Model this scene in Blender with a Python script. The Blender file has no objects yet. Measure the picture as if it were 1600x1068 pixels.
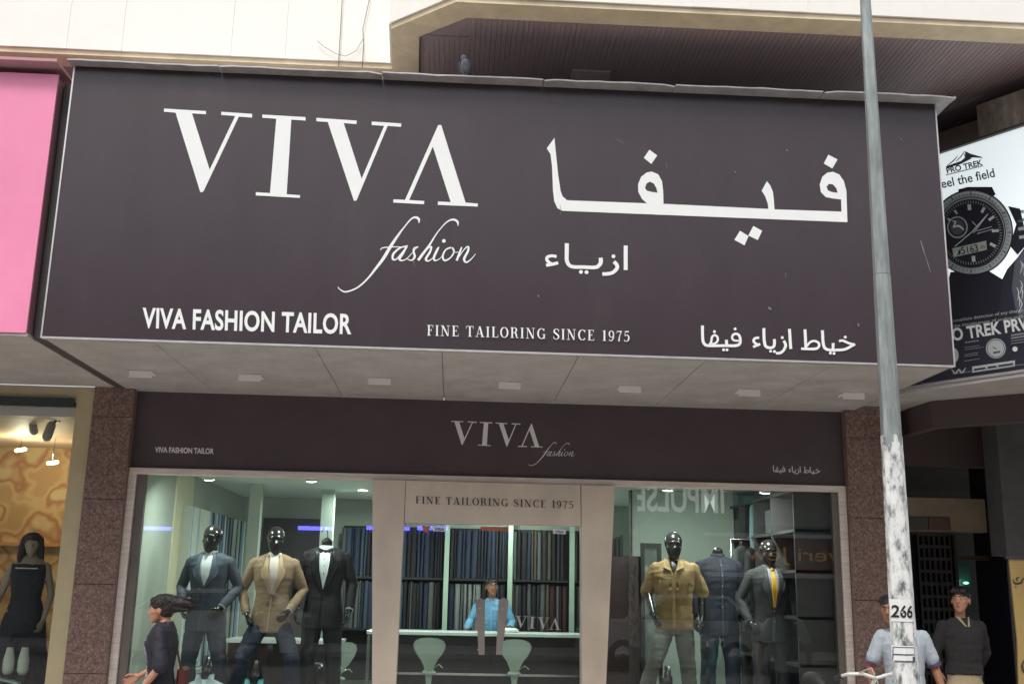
import bpy, math, random
from mathutils import Vector, Matrix, noise
random.seed(7)
TMP = bpy.data.scenes.new('scratch')      # shapes are evaluated here, away from the finished objects
def tmp_eval(o):
    TMP.collection.objects.link(o); TMP.view_layers[0].update(); dg = TMP.view_layers[0].depsgraph
    me = bpy.data.meshes.new_from_object(o.evaluated_get(dg)); bpy.data.objects.remove(o); return me
SC = bpy.context.scene
COL = SC.collection
PI = math.pi
# ------------------------------------------------------------------ camera
F_PX, PITCH, ROLL, YAW = 1659.6, 0.2268, 0.0211, 0.0502
CAM = Vector((0, -10.5, 1.6))
FW = Vector((math.sin(YAW)*math.cos(PITCH), math.cos(YAW)*math.cos(PITCH), math.sin(PITCH)))
_r = FW.cross(Vector((0, 0, 1))).normalized(); _u = _r.cross(FW)
RT = _r*math.cos(ROLL) + _u*math.sin(ROLL)
UP = -_r*math.sin(ROLL) + _u*math.cos(ROLL)
cd = bpy.data.cameras.new('camera'); cam = bpy.data.objects.new('camera', cd); COL.objects.link(cam)
cam.matrix_world = Matrix(((RT.x, UP.x, -FW.x, CAM.x), (RT.y, UP.y, -FW.y, CAM.y), (RT.z, UP.z, -FW.z, CAM.z), (0, 0, 0, 1)))
cd.sensor_width = 36; cd.lens = F_PX/1600*36; cd.clip_end = 600; cd.clip_start = .05
SC.camera = cam
# ------------------------------------------------------------------ sky, sun, exposure
SUN_EL, SUN_AZ = math.radians(58), math.radians(200)      # azimuth measured clockwise from +Y: behind the camera
W = bpy.data.worlds.new('World'); SC.world = W; W.use_nodes = True
nt = W.node_tree; nt.nodes.clear()
sky = nt.nodes.new('ShaderNodeTexSky'); sky.sky_type = 'NISHITA'; sky.sun_disc = False
sky.sun_elevation = SUN_EL; sky.sun_rotation = SUN_AZ; sky.dust_density = 4; sky.air_density = 1.2; sky.ozone_density = .6
bg = nt.nodes.new('ShaderNodeBackground'); bg.inputs[1].default_value = .13
wo = nt.nodes.new('ShaderNodeOutputWorld')
hs = nt.nodes.new('ShaderNodeHueSaturation'); hs.inputs['Saturation'].default_value = .45
nt.links.new(sky.outputs[0], hs.inputs['Color']); nt.links.new(hs.outputs[0], bg.inputs[0]); nt.links.new(bg.outputs[0], wo.inputs[0])
sd = bpy.data.lights.new('sun', 'SUN'); sd.energy = 1.3; sd.angle = math.radians(14); sd.color = (1, .96, .9)
so = bpy.data.objects.new('sun', sd); COL.objects.link(so)
sdir = Vector((math.sin(SUN_AZ)*math.cos(SUN_EL), math.cos(SUN_AZ)*math.cos(SUN_EL), math.sin(SUN_EL)))
so.rotation_euler = sdir.to_track_quat('Z', 'Y').to_euler(); so.location = (0, -20, 30)
SC.view_settings.view_transform = 'Standard'; SC.view_settings.look = 'None'
SC.view_settings.exposure = 0.45; SC.view_settings.gamma = 1; SC.view_settings.use_curve_mapping = False
SC.cycles.max_bounces = 8; SC.cycles.transparent_max_bounces = 12

def at(px, py, Y):
    """point of the plane y = Y that was measured at this place of the survey photograph"""
    d = FW + RT*((px-800)/F_PX) - UP*((py-534)/F_PX)
    return CAM + d*((Y-CAM.y)/d.y)
def atz(px, py, Z):
    d = FW + RT*((px-800)/F_PX) - UP*((py-534)/F_PX)
    return CAM + d*((Z-CAM.z)/d.z)

# ------------------------------------------------------------------ materials
MATS = {}
def mat(name, col, rough=.6, metal=0, var=.0, scale=8, bump=0, bscale=60, spec=.5, emit=0, ecol=None, stretch=None, coat=0):
    if name in MATS: return MATS[name]
    m = bpy.data.materials.new(name); m.use_nodes = True; n = m.node_tree; b = n.nodes['Principled BSDF']
    b.inputs['Base Color'].default_value = (*col, 1); b.inputs['Roughness'].default_value = rough
    b.inputs['Metallic'].default_value = metal; b.inputs['Specular IOR Level'].default_value = spec
    b.inputs['Coat Weight'].default_value = coat
    if emit: b.inputs['Emission Color'].default_value = (*(ecol or col), 1); b.inputs['Emission Strength'].default_value = emit
    tc = n.nodes.new('ShaderNodeTexCoord'); mp = n.nodes.new('ShaderNodeMapping')
    n.links.new(tc.outputs['Object'], mp.inputs[0])
    if stretch: mp.inputs['Scale'].default_value = stretch
    if var:
        t = n.nodes.new('ShaderNodeTexNoise'); t.inputs['Scale'].default_value = scale; t.inputs['Detail'].default_value = 6; t.inputs['Roughness'].default_value = .65
        n.links.new(mp.outputs[0], t.inputs['Vector'])
        r = n.nodes.new('ShaderNodeMapRange'); r.inputs[1].default_value = .3; r.inputs[2].default_value = .7
        r.inputs[3].default_value = 1-var; r.inputs[4].default_value = 1+var
        n.links.new(t.outputs[0], r.inputs[0])
        mx = n.nodes.new('ShaderNodeVectorMath'); mx.operation = 'SCALE'; mx.inputs[0].default_value = col
        n.links.new(r.outputs[0], mx.inputs['Scale']); n.links.new(mx.outputs[0], b.inputs['Base Color'])
        r2 = n.nodes.new('ShaderNodeMapRange'); r2.inputs[3].default_value = max(0, rough-.08); r2.inputs[4].default_value = min(1, rough+.12)
        n.links.new(t.outputs[0], r2.inputs[0]); n.links.new(r2.outputs[0], b.inputs['Roughness'])
    if bump:
        t2 = n.nodes.new('ShaderNodeTexNoise'); t2.inputs['Scale'].default_value = bscale; t2.inputs['Detail'].default_value = 4
        n.links.new(mp.outputs[0], t2.inputs['Vector'])
        bp = n.nodes.new('ShaderNodeBump'); bp.inputs['Strength'].default_value = bump; bp.inputs['Distance'].default_value = .01
        n.links.new(t2.outputs[0], bp.inputs['Height']); n.links.new(bp.outputs[0], b.inputs['Normal'])
    MATS[name] = m; return m
def glass_mat(name, tint=(1, 1, 1), k=3.2, rough=.0):
    if name in MATS: return MATS[name]
    m = bpy.data.materials.new(name); m.use_nodes = True; n = m.node_tree; n.nodes.clear()
    o = n.nodes.new('ShaderNodeOutputMaterial'); mx = n.nodes.new('ShaderNodeMixShader')
    tr = n.nodes.new('ShaderNodeBsdfTransparent'); tr.inputs[0].default_value = (*tint, 1)
    gl = n.nodes.new('ShaderNodeBsdfGlossy'); gl.inputs['Roughness'].default_value = rough
    fr = n.nodes.new('ShaderNodeFresnel'); fr.inputs[0].default_value = 1.5
    ge = n.nodes.new('ShaderNodeNewGeometry'); sb = n.nodes.new('ShaderNodeMath'); sb.operation = 'SUBTRACT'; sb.inputs[0].default_value = 1
    n.links.new(ge.outputs['Backfacing'], sb.inputs[1])
    mu = n.nodes.new('ShaderNodeMath'); mu.operation = 'MULTIPLY'; mu2 = n.nodes.new('ShaderNodeMath'); mu2.operation = 'MULTIPLY'; mu2.inputs[1].default_value = k
    mu2.use_clamp = True
    n.links.new(fr.outputs[0], mu.inputs[0]); n.links.new(sb.outputs[0], mu.inputs[1]); n.links.new(mu.outputs[0], mu2.inputs[0])
    n.links.new(mu2.outputs[0], mx.inputs[0]); n.links.new(tr.outputs[0], mx.inputs[1]); n.links.new(gl.outputs[0], mx.inputs[2]); n.links.new(mx.outputs[0], o.inputs[0])
    MATS[name] = m; return m
def ramp_mat(name, stops, scale, rough=.6, detail=8, nrough=.7, kind='NOISE', stretch=None, bump=0, metal=0, spec=.5):
    """colour mottling from a noise/voronoi through a colour ramp"""
    m = bpy.data.materials.new(name); m.use_nodes = True; n = m.node_tree; b = n.nodes['Principled BSDF']
    tc = n.nodes.new('ShaderNodeTexCoord'); mp = n.nodes.new('ShaderNodeMapping'); n.links.new(tc.outputs['Object'], mp.inputs[0])
    if stretch: mp.inputs['Scale'].default_value = stretch
    if kind == 'NOISE':
        t = n.nodes.new('ShaderNodeTexNoise'); t.inputs['Detail'].default_value = detail; t.inputs['Roughness'].default_value = nrough
    else:
        t = n.nodes.new('ShaderNodeTexVoronoi')
    t.inputs['Scale'].default_value = scale; n.links.new(mp.outputs[0], t.inputs['Vector'])
    cr = n.nodes.new('ShaderNodeValToRGB'); e = cr.color_ramp.elements
    while len(e) < len(stops): e.new(.5)
    for k, (p, c) in enumerate(stops): e[k].position = p; e[k].color = (*c, 1)
    n.links.new(t.outputs['Fac' if kind == 'NOISE' else 'Distance'], cr.inputs[0]); n.links.new(cr.outputs[0], b.inputs['Base Color'])
    b.inputs['Roughness'].default_value = rough; b.inputs['Metallic'].default_value = metal; b.inputs['Specular IOR Level'].default_value = spec
    if bump:
        bp = n.nodes.new('ShaderNodeBump'); bp.inputs['Strength'].default_value = bump; bp.inputs['Distance'].default_value = .005
        n.links.new(t.outputs[0], bp.inputs['Height']); n.links.new(bp.outputs[0], b.inputs['Normal'])
    MATS[name] = m; return m

M_SIGN = ramp_mat('sign_vinyl', [(.25, (.044, .031, .038)), (.42, (.051, .037, .044)), (.56, (.055, .040, .048)), (.68, (.060, .045, .052)), (.82, (.074, .058, .064))], 2.2, rough=.27, spec=.45, bump=.2, stretch=(1, 1, .35), nrough=.75)
M_FASCIA = mat('fascia_vinyl', (.085, .062, .069), .38, var=.12, scale=3)
M_LETTER = mat('white_vinyl', (.86, .88, .87), .4, var=.02)
M_LETGREY = mat('grey_metal_letter', (.82, .79, .82), .4)
M_TRIM = mat('pale_aluminium', (.62, .60, .60), .35, metal=.6, var=.1)
M_FLASH = mat('dusty_flashing', (.46, .445, .45), .55, metal=.2, var=.22, scale=7, bump=.2, bscale=12)
M_SOFFIT = mat('soffit_board', (.445, .42, .42), .5, var=.16, scale=3.5, bump=.05, bscale=20)
M_STEEL = mat('brushed_steel', (.78, .70, .64), .42, metal=.25, var=.18, scale=4, stretch=(1, 1, 12))
M_JAMB = mat('brushed_jamb', (.74, .64, .52), .36, metal=.30, var=.13, scale=1.6, stretch=(1.2, 1, .8), bump=.015, bscale=160)
M_GRANITE = ramp_mat('red_granite', [(.30, (.060, .038, .034)), (.44, (.165, .10, .085)), (.56, (.25, .165, .14)), (.7, (.38, .29, .25))], 48, rough=.35, detail=3, nrough=.8)
M_WHITEPANEL = mat('white_cladding', (.90, .88, .82), .5, var=.03, scale=3)
M_BEIGE = mat('beige_rim', (.86, .72, .50), .6, var=.14, scale=5, bump=.1)
M_CEILDARK = ramp_mat('ribbed_ceiling', [(.25, (.40, .31, .32)), (.55, (.46, .36, .37)), (.68, (.52, .43, .43)), (.8, (.60, .52, .50))], 9, rough=.6, stretch=(5, .35, 1))
M_GLASS = glass_mat('shop_glass', (.93, .97, .95))
M_PINK = mat('pink_vinyl', (.88, .275, .46), .40, var=.07, scale=1.2)
M_DARK = mat('dark_recess', (.06, .055, .056), .7, var=.2, scale=4)
M_INWALL = mat('shop_wall', (.42, .46, .40), .55, var=.05, scale=1.5)
M_INCREAM = mat('shop_cream', (.66, .63, .44), .6)
M_INCEIL = mat('shop_ceiling', (.80, .85, .78), .6)
M_FLOOR = mat('shop_floor', (.30, .31, .29), .2, var=.1)
M_BLACKGLOSS = mat('black_gloss', (.014, .013, .013), .24, spec=.6, coat=.2)
M_COUNTER = mat('counter_front', (.030, .024, .024), .3, var=.2)
M_COUNTERTOP = mat('counter_top', (.66, .72, .68), .25)
M_STOOL = mat('stool_white', (.42, .50, .44), .25, coat=.4)
M_CHROME = mat('chrome', (.6, .6, .6), .15, metal=1)
M_SKIN = mat('skin_brown', (.27, .125, .072), .5, var=.08, scale=30)
M_SKIN2 = mat('skin_light_brown', (.44, .22, .14), .5, var=.08, scale=30)
M_HAIR = mat('black_hair', (.011, .009, .009), .45, var=.3, scale=60, bump=.5, bscale=150)
M_EYE = mat('eye_white', (.6, .58, .55), .3)
M_LIP = mat('lip', (.26, .085, .07), .45)
M_BLACK = mat('matt_black', (.015, .014, .015), .6)
M_WHITE = mat('plain_white', (.75, .77, .76), .5)
M_ASPHALT = mat('asphalt', (.10, .098, .092), .85, var=.25, scale=20, bump=.3)
M_PAVE = mat('paving', (.48, .44, .39), .7, var=.2, scale=6, bump=.2)

# ------------------------------------------------------------------ mesh helpers
def tag(o, label=None, cat=None, group=None, kind=None):
    if label: o['label'] = label
    if cat: o['category'] = cat
    if group: o['group'] = group
    if kind: o['kind'] = kind
    return o
def thing(name, label, cat, loc=(0, 0, 0), rz=0, group=None):
    o = bpy.data.objects.new(name, None); COL.objects.link(o); o.empty_display_size = .2
    o.location = loc; o.rotation_euler = (0, 0, rz); return tag(o, label, cat, group)
ROOTLOC = {}
class MB:
    def __init__(s): s.v = []; s.f = []; s.m = []; s.smooth = []
    def add(s, vs, fs, mi=0, sm=False):
        k = len(s.v); s.v += [tuple(v) for v in vs]
        for f in fs: s.f.append([i+k for i in f]); s.m.append(mi); s.smooth.append(sm)
        return s
    def box(s, x0, x1, y0, y1, z0, z1, mi=0, bev=0):
        if x0 > x1: x0, x1 = x1, x0
        if y0 > y1: y0, y1 = y1, y0
        if z0 > z1: z0, z1 = z1, z0
        if bev:
            b = bev; V = []; 
            for (sx, X) in ((1, x0), (-1, x1)):
                for (sy, Y) in ((1, y0), (-1, y1)):
                    for (sz, Z) in ((1, z0), (-1, z1)):
                        V += [(X, Y+sy*b, Z+sz*b), (X+sx*b, Y, Z+sz*b), (X+sx*b, Y+sy*b, Z)]
            bm = bmesh_hull(V); return s.add(*bm, mi)
        V = [(x, y, z) for x in (x0, x1) for y in (y0, y1) for z in (z0, z1)]
        return s.add(V, [(0, 1, 3, 2), (4, 6, 7, 5), (0, 4, 5, 1), (2, 3, 7, 6), (0, 2, 6, 4), (1, 5, 7, 3)], mi)
    def prism(s, poly, y0, y1, mi=0):
        """polygon in x,z extruded along y"""
        n = len(poly); V = [(x, y0, z) for x, z in poly]+[(x, y1, z) for x, z in poly]
        F = [tuple(range(n)), tuple(range(2*n-1, n-1, -1))]+[(i, i+n, (i+1) % n+n, (i+1) % n) for i in range(n)]
        return s.add(V, F, mi)
    def vprism(s, poly, z0, z1, mi=0):
        n = len(poly); V = [(x, y, z0) for x, y in poly]+[(x, y, z1) for x, y in poly]
        F = [tuple(range(n))[::-1], tuple(range(n, 2*n))]+[(i, (i+1) % n, (i+1) % n+n, i+n) for i in range(n)]
        return s.add(V, F, mi)
    def tube(s, pts, n=10, mi=0, cap=True):
        """pts: (x,y,z,r) - parallel transported frames, smooth"""
        P = [Vector(p[:3]) for p in pts]; R = [p[3] for p in pts]; V = []; F = []
        t0 = (P[1]-P[0]).normalized(); a = t0.orthogonal().normalized()
        for i, p in enumerate(P):
            t = (P[min(i+1, len(P)-1)]-P[max(i-1, 0)]).normalized()
            a = (a-t*a.dot(t)).normalized(); b = t.cross(a)
            V += [p+(a*math.cos(2*PI*k/n)+b*math.sin(2*PI*k/n))*R[i] for k in range(n)]
        for i in range(len(P)-1):
            F += [(i*n+k, i*n+(k+1) % n, (i+1)*n+(k+1) % n, (i+1)*n+k) for k in range(n)]
        if cap: F += [tuple(range(n))[::-1], tuple(range(len(V)-n, len(V)))]
        return s.add(V, F, mi, True)
    def limb(s, pts, n=12, mi=0):
        """tube with rounded ends"""
        a, b = Vector(pts[0][:3]), Vector(pts[1][:3]); d = (a-b).normalized(); r = pts[0][3]
        pre = [(*(a+d*r*c), r*q) for c, q in ((.92, .35), (.6, .78))]
        a, b = Vector(pts[-1][:3]), Vector(pts[-2][:3]); d = (a-b).normalized(); r = pts[-1][3]
        post = [(*(a+d*r*c), r*q) for c, q in ((.6, .78), (.92, .35))]
        return s.tube(pre+list(pts)+post, n, mi)
    def loft(s, rings, n=24, mi=0, e=1.0):
        """horizontal elliptic rings (cx,cy,z,a,b)"""
        V = []; F = []
        for (cx, cy, z, a, b) in rings:
            for k in range(n):
                t = 2*PI*k/n; c, q = math.cos(t), math.sin(t)
                V.append((cx+a*math.copysign(abs(c)**e, c), cy+b*math.copysign(abs(q)**e, q), z))
        for i in range(len(rings)-1):
            F += [(i*n+k, i*n+(k+1) % n, (i+1)*n+(k+1) % n, (i+1)*n+k) for k in range(n)]
        F += [tuple(range(n))[::-1], tuple(range(len(V)-n, len(V)))]
        return s.add(V, F, mi, True)
    def ell(s, c, r, n=16, m=10, mi=0, R=None):
        V = [Vector((0, 0, -r[2]))]; F = []
        for i in range(1, m):
            ph = -PI/2+PI*i/m
            for k in range(n):
                t = 2*PI*k/n; V.append(Vector((r[0]*math.cos(ph)*math.cos(t), r[1]*math.cos(ph)*math.sin(t), r[2]*math.sin(ph))))
        V.append(Vector((0, 0, r[2]))); L = len(V)-1
        for k in range(n):
            F.append((0, 1+(k+1) % n, 1+k)); F.append((L, L-n+k, L-n+(k+1) % n))
        for i in range(m-2):
            F += [(1+i*n+k, 1+i*n+(k+1) % n, 1+(i+1)*n+(k+1) % n, 1+(i+1)*n+k) for k in range(n)]
        if R: V = [R @ v for v in V]
        return s.add([v+Vector(c) for v in V], F, mi, True)
    def lathe(s, prof, c=(0, 0, 0), n=20, mi=0):
        return s.loft([(c[0], c[1], c[2]+z, max(r, .0005), max(r, .0005)) for r, z in prof], n, mi)
    def mesh(s, name, mats):
        me = bpy.data.meshes.new(name); me.from_pydata(s.v, [], s.f)
        for m in (mats if isinstance(mats, (list, tuple)) else [mats]): me.materials.append(m)
        me.polygons.foreach_set('material_index', s.m); me.polygons.foreach_set('use_smooth', s.smooth); me.update(); return me
def bmesh_hull(V):
    import bmesh
    bm = bmesh.new()
    for v in V: bm.verts.new(v)
    bmesh.ops.convex_hull(bm, input=bm.verts); bm.verts.index_update()
    vs = [tuple(v.co) for v in bm.verts]; fs = [[v.index for v in f.verts] for f in bm.faces]; bm.free(); return vs, fs
def part(name, mb, mats, parent=None, world=True, **kw):
    """one mesh object; world=True: vertices given in world coordinates, moved into the parent's frame"""
    me = mb if isinstance(mb, bpy.types.Mesh) else mb.mesh(name, mats)
    o = bpy.data.objects.new(name, me); COL.objects.link(o)
    root = parent
    if parent:
        o.parent = parent
        while root.parent: root = root.parent
        if world and root.location.length: me.transform(Matrix.Translation(-root.location))
    return tag(o, **kw)
def fuse(mb, name, mat_, voxel=.008, smooth=3, crumple=0, cscale=6, sf=.5):
    """one continuous surface from overlapping shapes"""
    me = mb.mesh(name+'_raw', mat_); o = bpy.data.objects.new(name, me)
    r = o.modifiers.new('r', 'REMESH'); r.mode = 'VOXEL'; r.voxel_size = voxel; r.use_smooth_shade = True
    s = o.modifiers.new('s', 'SMOOTH'); s.iterations = smooth; s.factor = sf
    m2 = tmp_eval(o); bpy.data.meshes.remove(me); m2.name = name
    if crumple:
        n = len(m2.vertices); co = [0.0]*(3*n); m2.vertices.foreach_get('co', co); nr = [0.0]*(3*n); m2.vertices.foreach_get('normal', nr)
        for i in range(0, 3*n, 3):
            p = Vector((co[i]*1.3, co[i+1]*1.3, co[i+2]*.8))*cscale; q = Vector((p.x*2.2, p.y*2.2, p.z*.45)); w = Vector((p.x*.8, p.y*.8, p.z*3.4)); d = (.7*noise.noise(p*.7)+.55*(.35-abs(noise.noise(q)))*2+.6*(.35-abs(noise.noise(w+Vector((5, 1, 2)))))*1.6)*crumple
            co[i] += nr[i]*d; co[i+1] += nr[i+1]*d; co[i+2] += nr[i+2]*d
        m2.vertices.foreach_set('co', co); m2.update()
    if not m2.materials: m2.materials.append(mat_)
    for p in m2.polygons: p.use_smooth = True
    return m2

# ------------------------------------------------------------------ flat print: strokes, polygons and text traced in survey pixels
class Art:
    """2D outlines (x right, y down) -> sheet on a plane through fn(x, y, k)"""
    def __init__(s): s.v = []; s.f = []; s.k = 0; s.layer = []
    def stroke(s, pts, closed=False, n=1):
        P = [(p[0], p[1]) for p in pts]; Wd = [p[2] for p in pts]; L = len(P)
        if L > 2 and n:                                    # smooth the centre line
            Q = []; QW = []
            for i in range(L-1):
                p0, p1, p2, p3 = P[max(i-1, 0)], P[i], P[i+1], P[min(i+2, L-1)]
                for j in range(5):
                    t = j/5
                    Q.append(tuple(.5*((2*p1[c])+(-p0[c]+p2[c])*t+(2*p0[c]-5*p1[c]+4*p2[c]-p3[c])*t*t+(-p0[c]+3*p1[c]-3*p2[c]+p3[c])*t**3) for c in (0, 1)))
                    QW.append(Wd[i]*(1-t)+Wd[i+1]*t)
            P = Q+[P[-1]]; Wd = QW+[Wd[-1]]; L = len(P)
        b = len(s.v); s.k += 1
        for i in range(L):
            a, c = P[max(i-1, 0)], P[min(i+1, L-1)]
            dx, dy = c[0]-a[0], c[1]-a[1]; q = math.hypot(dx, dy) or 1
            nx, ny = -dy/q*Wd[i]/2, dx/q*Wd[i]/2
            s.v += [(P[i][0]+nx, P[i][1]+ny), (P[i][0]-nx, P[i][1]-ny)]; s.layer += [s.k, s.k]
        for i in range(L-1): s.f.append((b+2*i, b+2*i+1, b+2*i+3, b+2*i+2))
        return s
    def line(s, x0, y0, x1, y1, w): return s.stroke([(x0, y0, w), (x1, y1, w)])
    def poly(s, pts):
        b = len(s.v); s.k += 1; s.v += list(pts); s.layer += [s.k]*len(pts); s.f.append(tuple(range(b, b+len(pts)))); return s
    def disc(s, x, y, rx, ry=None, n=20):
        ry = ry or rx; return s.poly([(x+rx*math.cos(2*PI*i/n), y+ry*math.sin(2*PI*i/n)) for i in range(n)])
    def ring(s, x, y, rx, ry, w, a0=0, a1=360, n=28, w2=None):
        """w: stroke width at the sides, w2 at top and bottom"""
        w2 = w if w2 is None else w2
        pts = []
        for i in range(n+1):
            t = math.radians(a0+(a1-a0)*i/n); pts.append((x+rx*math.cos(t), y+ry*math.sin(t), w2+(w-w2)*abs(math.cos(t))**1.3))
        return s.stroke(pts, n=0)
    def fill(s, loops):
        """even-odd fill of outlines with holes"""
        c = bpy.data.curves.new('t', 'CURVE'); c.dimensions = '2D'; c.fill_mode = 'BOTH'
        for lp in loops:
            sp = c.splines.new('POLY'); sp.points.add(len(lp)-1)
            for p, q in zip(sp.points, lp): p.co = (q[0]/100, -q[1]/100, 0, 1)
            sp.use_cyclic_u = True
        me = tmp_eval(bpy.data.objects.new('t', c)); b = len(s.v); s.k += 1
        s.v += [(v.co.x*100, -v.co.y*100) for v in me.vertices]; s.layer += [s.k]*len(me.vertices)
        s.f += [tuple(i+b for i in p.vertices) for p in me.polygons]
        bpy.data.meshes.remove(me); return s
    def text(s, body, x0, y0, x1, y1, h, bold=0, slant=0, space=1):
        """text whose baseline runs (x0,y0)-(x1,y1), height h"""
        c = bpy.data.curves.new('t', 'FONT'); c.body = body; c.offset = bold; c.space_character = space; c.resolution_u = 4
        me = tmp_eval(bpy.data.objects.new('t', c)); V = [(v.co.x, v.co.y) for v in me.vertices]
        if V:
            a, e = min(v[0] for v in V), max(v[0] for v in V); top = max(v[1] for v in V); bot = min(min(v[1] for v in V), 0)
            bot = 0 if bot > -.05 else bot
            dx, dy = x1-x0, y1-y0; b = len(s.v); s.k += 1
            for vx, vy in V:
                t = (vx-a)/(e-a); u = (vy-bot)/(top-bot)*h if bot < 0 else vy/top*h
                s.v.append((x0+dx*t+slant*u+dy/(abs(dx) or 1)*u, y0+dy*t-u)); s.layer.append(s.k)
            s.f += [tuple(i+b for i in p.vertices) for p in me.polygons]
        bpy.data.meshes.remove(me); return s
    def xf(s, fn):
        s.v = [fn(*p) for p in s.v]; return s
    def join(s, o):
        b = len(s.v); s.v += o.v; s.layer += [l+s.k for l in o.layer]; s.k += o.k; s.f += [tuple(i+b for i in f) for f in o.f]; return s
    def mb(s, fn, nrm=Vector((0, -1, 0)), eps=.00035):
        m = MB(); V = [Vector(fn(x, y))+nrm*(eps*min(l, 30)) for (x, y), l in zip(s.v, s.layer)]
        F = []
        for f in s.f:                                      # wind all faces towards nrm
            a = Vector()
            for i in range(len(f)): a += V[f[i]].cross(V[f[(i+1) % len(f)]])
            F.append(f if a.dot(nrm) > 0 else f[::-1])
        return m.add(V, F)

# a high-contrast serif alphabet (unit height, y up)
T_, t_ = .165, .05
def _serif(a, x0, x1, y): a.line(x0, y, x1, y, t_)
def glyph(ch):
    a = Art()
    if ch == 'I': a.line(.2, 0, .2, 1, T_); _serif(a, .04, .36, .025); _serif(a, .04, .36, .975); w = .44
    elif ch in 'FE':
        a.line(.2, 0, .2, 1, T_); _serif(a, .04, .62, .975); a.stroke([(.6, .98, .05), (.61, .74, .02)]); _serif(a, .2, .46, .52); a.line(.45, .64, .45, .4, .035)
        if ch == 'F': _serif(a, .04, .38, .025); w = .70
        else: _serif(a, .04, .66, .025); a.stroke([(.64, .02, .05), (.66, .27, .02)]); w = .76
    elif ch == 'N':
        a.line(.17, 0, .17, 1, t_); a.line(.76, 0, .76, 1, t_); a.line(.2, .98, .74, .02, T_*.95); _serif(a, .02, .3, .975); _serif(a, .02, .32, .025); _serif(a, .62, .92, .975); w = 1.0
    elif ch == 'T':
        a.line(.39, 0, .39, 1, T_); _serif(a, .04, .74, .975); a.stroke([(.06, .98, .05), (.04, .72, .02)]); a.stroke([(.72, .98, .05), (.74, .72, .02)]); _serif(a, .22, .56, .025); w = .82
    elif ch == 'A':
        a.line(.13, 0, .42, .98, t_); a.line(.72, 0, .43, 1, T_); _serif(a, .2, .62, .3); _serif(a, .0, .27, .025); _serif(a, .54, .9, .025); w = .93
    elif ch == 'L': a.line(.2, 0, .2, 1, T_); _serif(a, .04, .38, .975); _serif(a, .04, .66, .025); a.stroke([(.64, .02, .05), (.66, .3, .02)]); w = .74
    elif ch == 'O': a.ring(.43, .5, .33, .475, T_, w2=t_); w = .90
    elif ch in 'CG':
        a.ring(.45, .5, .34, .475, T_, 42, 318, w2=t_); a.stroke([(.72, .97, .05), (.71, .68, .02)]); w = .84
        if ch == 'G': a.line(.72, .03, .72, .42, T_*.85); _serif(a, .56, .86, .42); w = .92
    elif ch == 'R':
        a.line(.2, 0, .2, 1, T_); _serif(a, .04, .38, .025); a.stroke([(.04, .975, t_), (.42, .975, t_), (.58, .9, .12), (.62, .76, T_), (.56, .6, .12), (.42, .52, t_), (.2, .52, t_)])
        a.stroke([(.44, .52, .07), (.58, .4, T_), (.64, .12, T_*.8), (.72, .02, .05), (.84, .06, .03)]); w = .88
    elif ch == 'S':
        a.stroke([(.60, .76, .03), (.52, .93, .06), (.34, .975, .06), (.16, .86, .12), (.17, .68, T_), (.36, .52, T_), (.56, .36, T_), (.58, .16, .12), (.40, .025, .06), (.2, .05, .05), (.10, .26, .03)])
        a.line(.6, .97, .6, .7, .03); a.line(.09, .03, .09, .3, .03); w = .72
    elif ch == '1': a.line(.28, 0, .28, 1, T_); _serif(a, .12, .44, .025); a.stroke([(.28, .96, .05), (.1, .9, .03)]); w = .54
    elif ch == '9':
        a.ring(.32, .66, .21, .31, .13, w2=t_); a.stroke([(.53, .7, .13), (.5, .3, .13), (.34, .04, .07), (.14, .06, .05), (.12, .16, .1)]); w = .66
    elif ch == '7': a.stroke([(.08, .74, .03), (.1, .93, .07), (.56, .93, .13)], n=0); a.stroke([(.57, .96, .05), (.36, .5, .08), (.29, .0, .16)]); w = .62
    elif ch == '5': a.line(.16, .5, .18, .96, t_); a.line(.16, .93, .54, .95, .1); a.stroke([(.15, .5, .04), (.32, .62, .06), (.52, .5, .12), (.53, .22, .14), (.36, .03, .06), (.14, .05, .05), (.12, .16, .1)]); w = .66
    else: w = .42
    return a, w
def serif_line(body, x0, y0, x1, y1, h, track=.12):
    A = Art(); x = 0; pl = []
    for ch in body:
        g, w = glyph(ch); pl.append((g, x)); x += w+track
    tot = x-track
    for g, gx in pl:
        A.join(g.xf(lambda u, v, gx=gx: (x0+(x1-x0)*(u+gx)/tot, y0+(y1-y0)*(u+gx)/tot-v*h)))
    return A
# the big condensed roman word, in crop pixels of the sign
LETTERS = {
 'v1': [(155, 82), (336, 93), (336, 107), (276, 103), (352, 345), (462, 114), (402, 110), (402, 96), (535, 105), (535, 121), (478, 117), (325, 440), (312, 443), (205, 100), (155, 96)],
 'i': [(579, 108), (766, 119), (765, 134), (704, 130), (684, 451), (742, 455), (741, 467), (551, 456), (551, 442), (612, 446), (639, 126), (579, 122)],
 'v2': [(812, 122), (986, 134), (985, 149), (930, 145), (1007, 384), (1104, 157), (1050, 153), (1051, 138), (1178, 146), (1177, 161), (1119, 157), (985, 478), (974, 480), (861, 140), (812, 137)],
 'a': [(1337, 153), (1350, 153), (1455, 487), (1508, 491), (1507, 504), (1335, 497), (1336, 482), (1391, 485), (1314, 246), (1212, 476), (1277, 480), (1276, 494), (1143, 487), (1144, 473), (1194, 475)]}
def viva_px(k): return [(200+x*.3625, 140+y*.3625) for x, y in LETTERS[k]]
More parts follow.
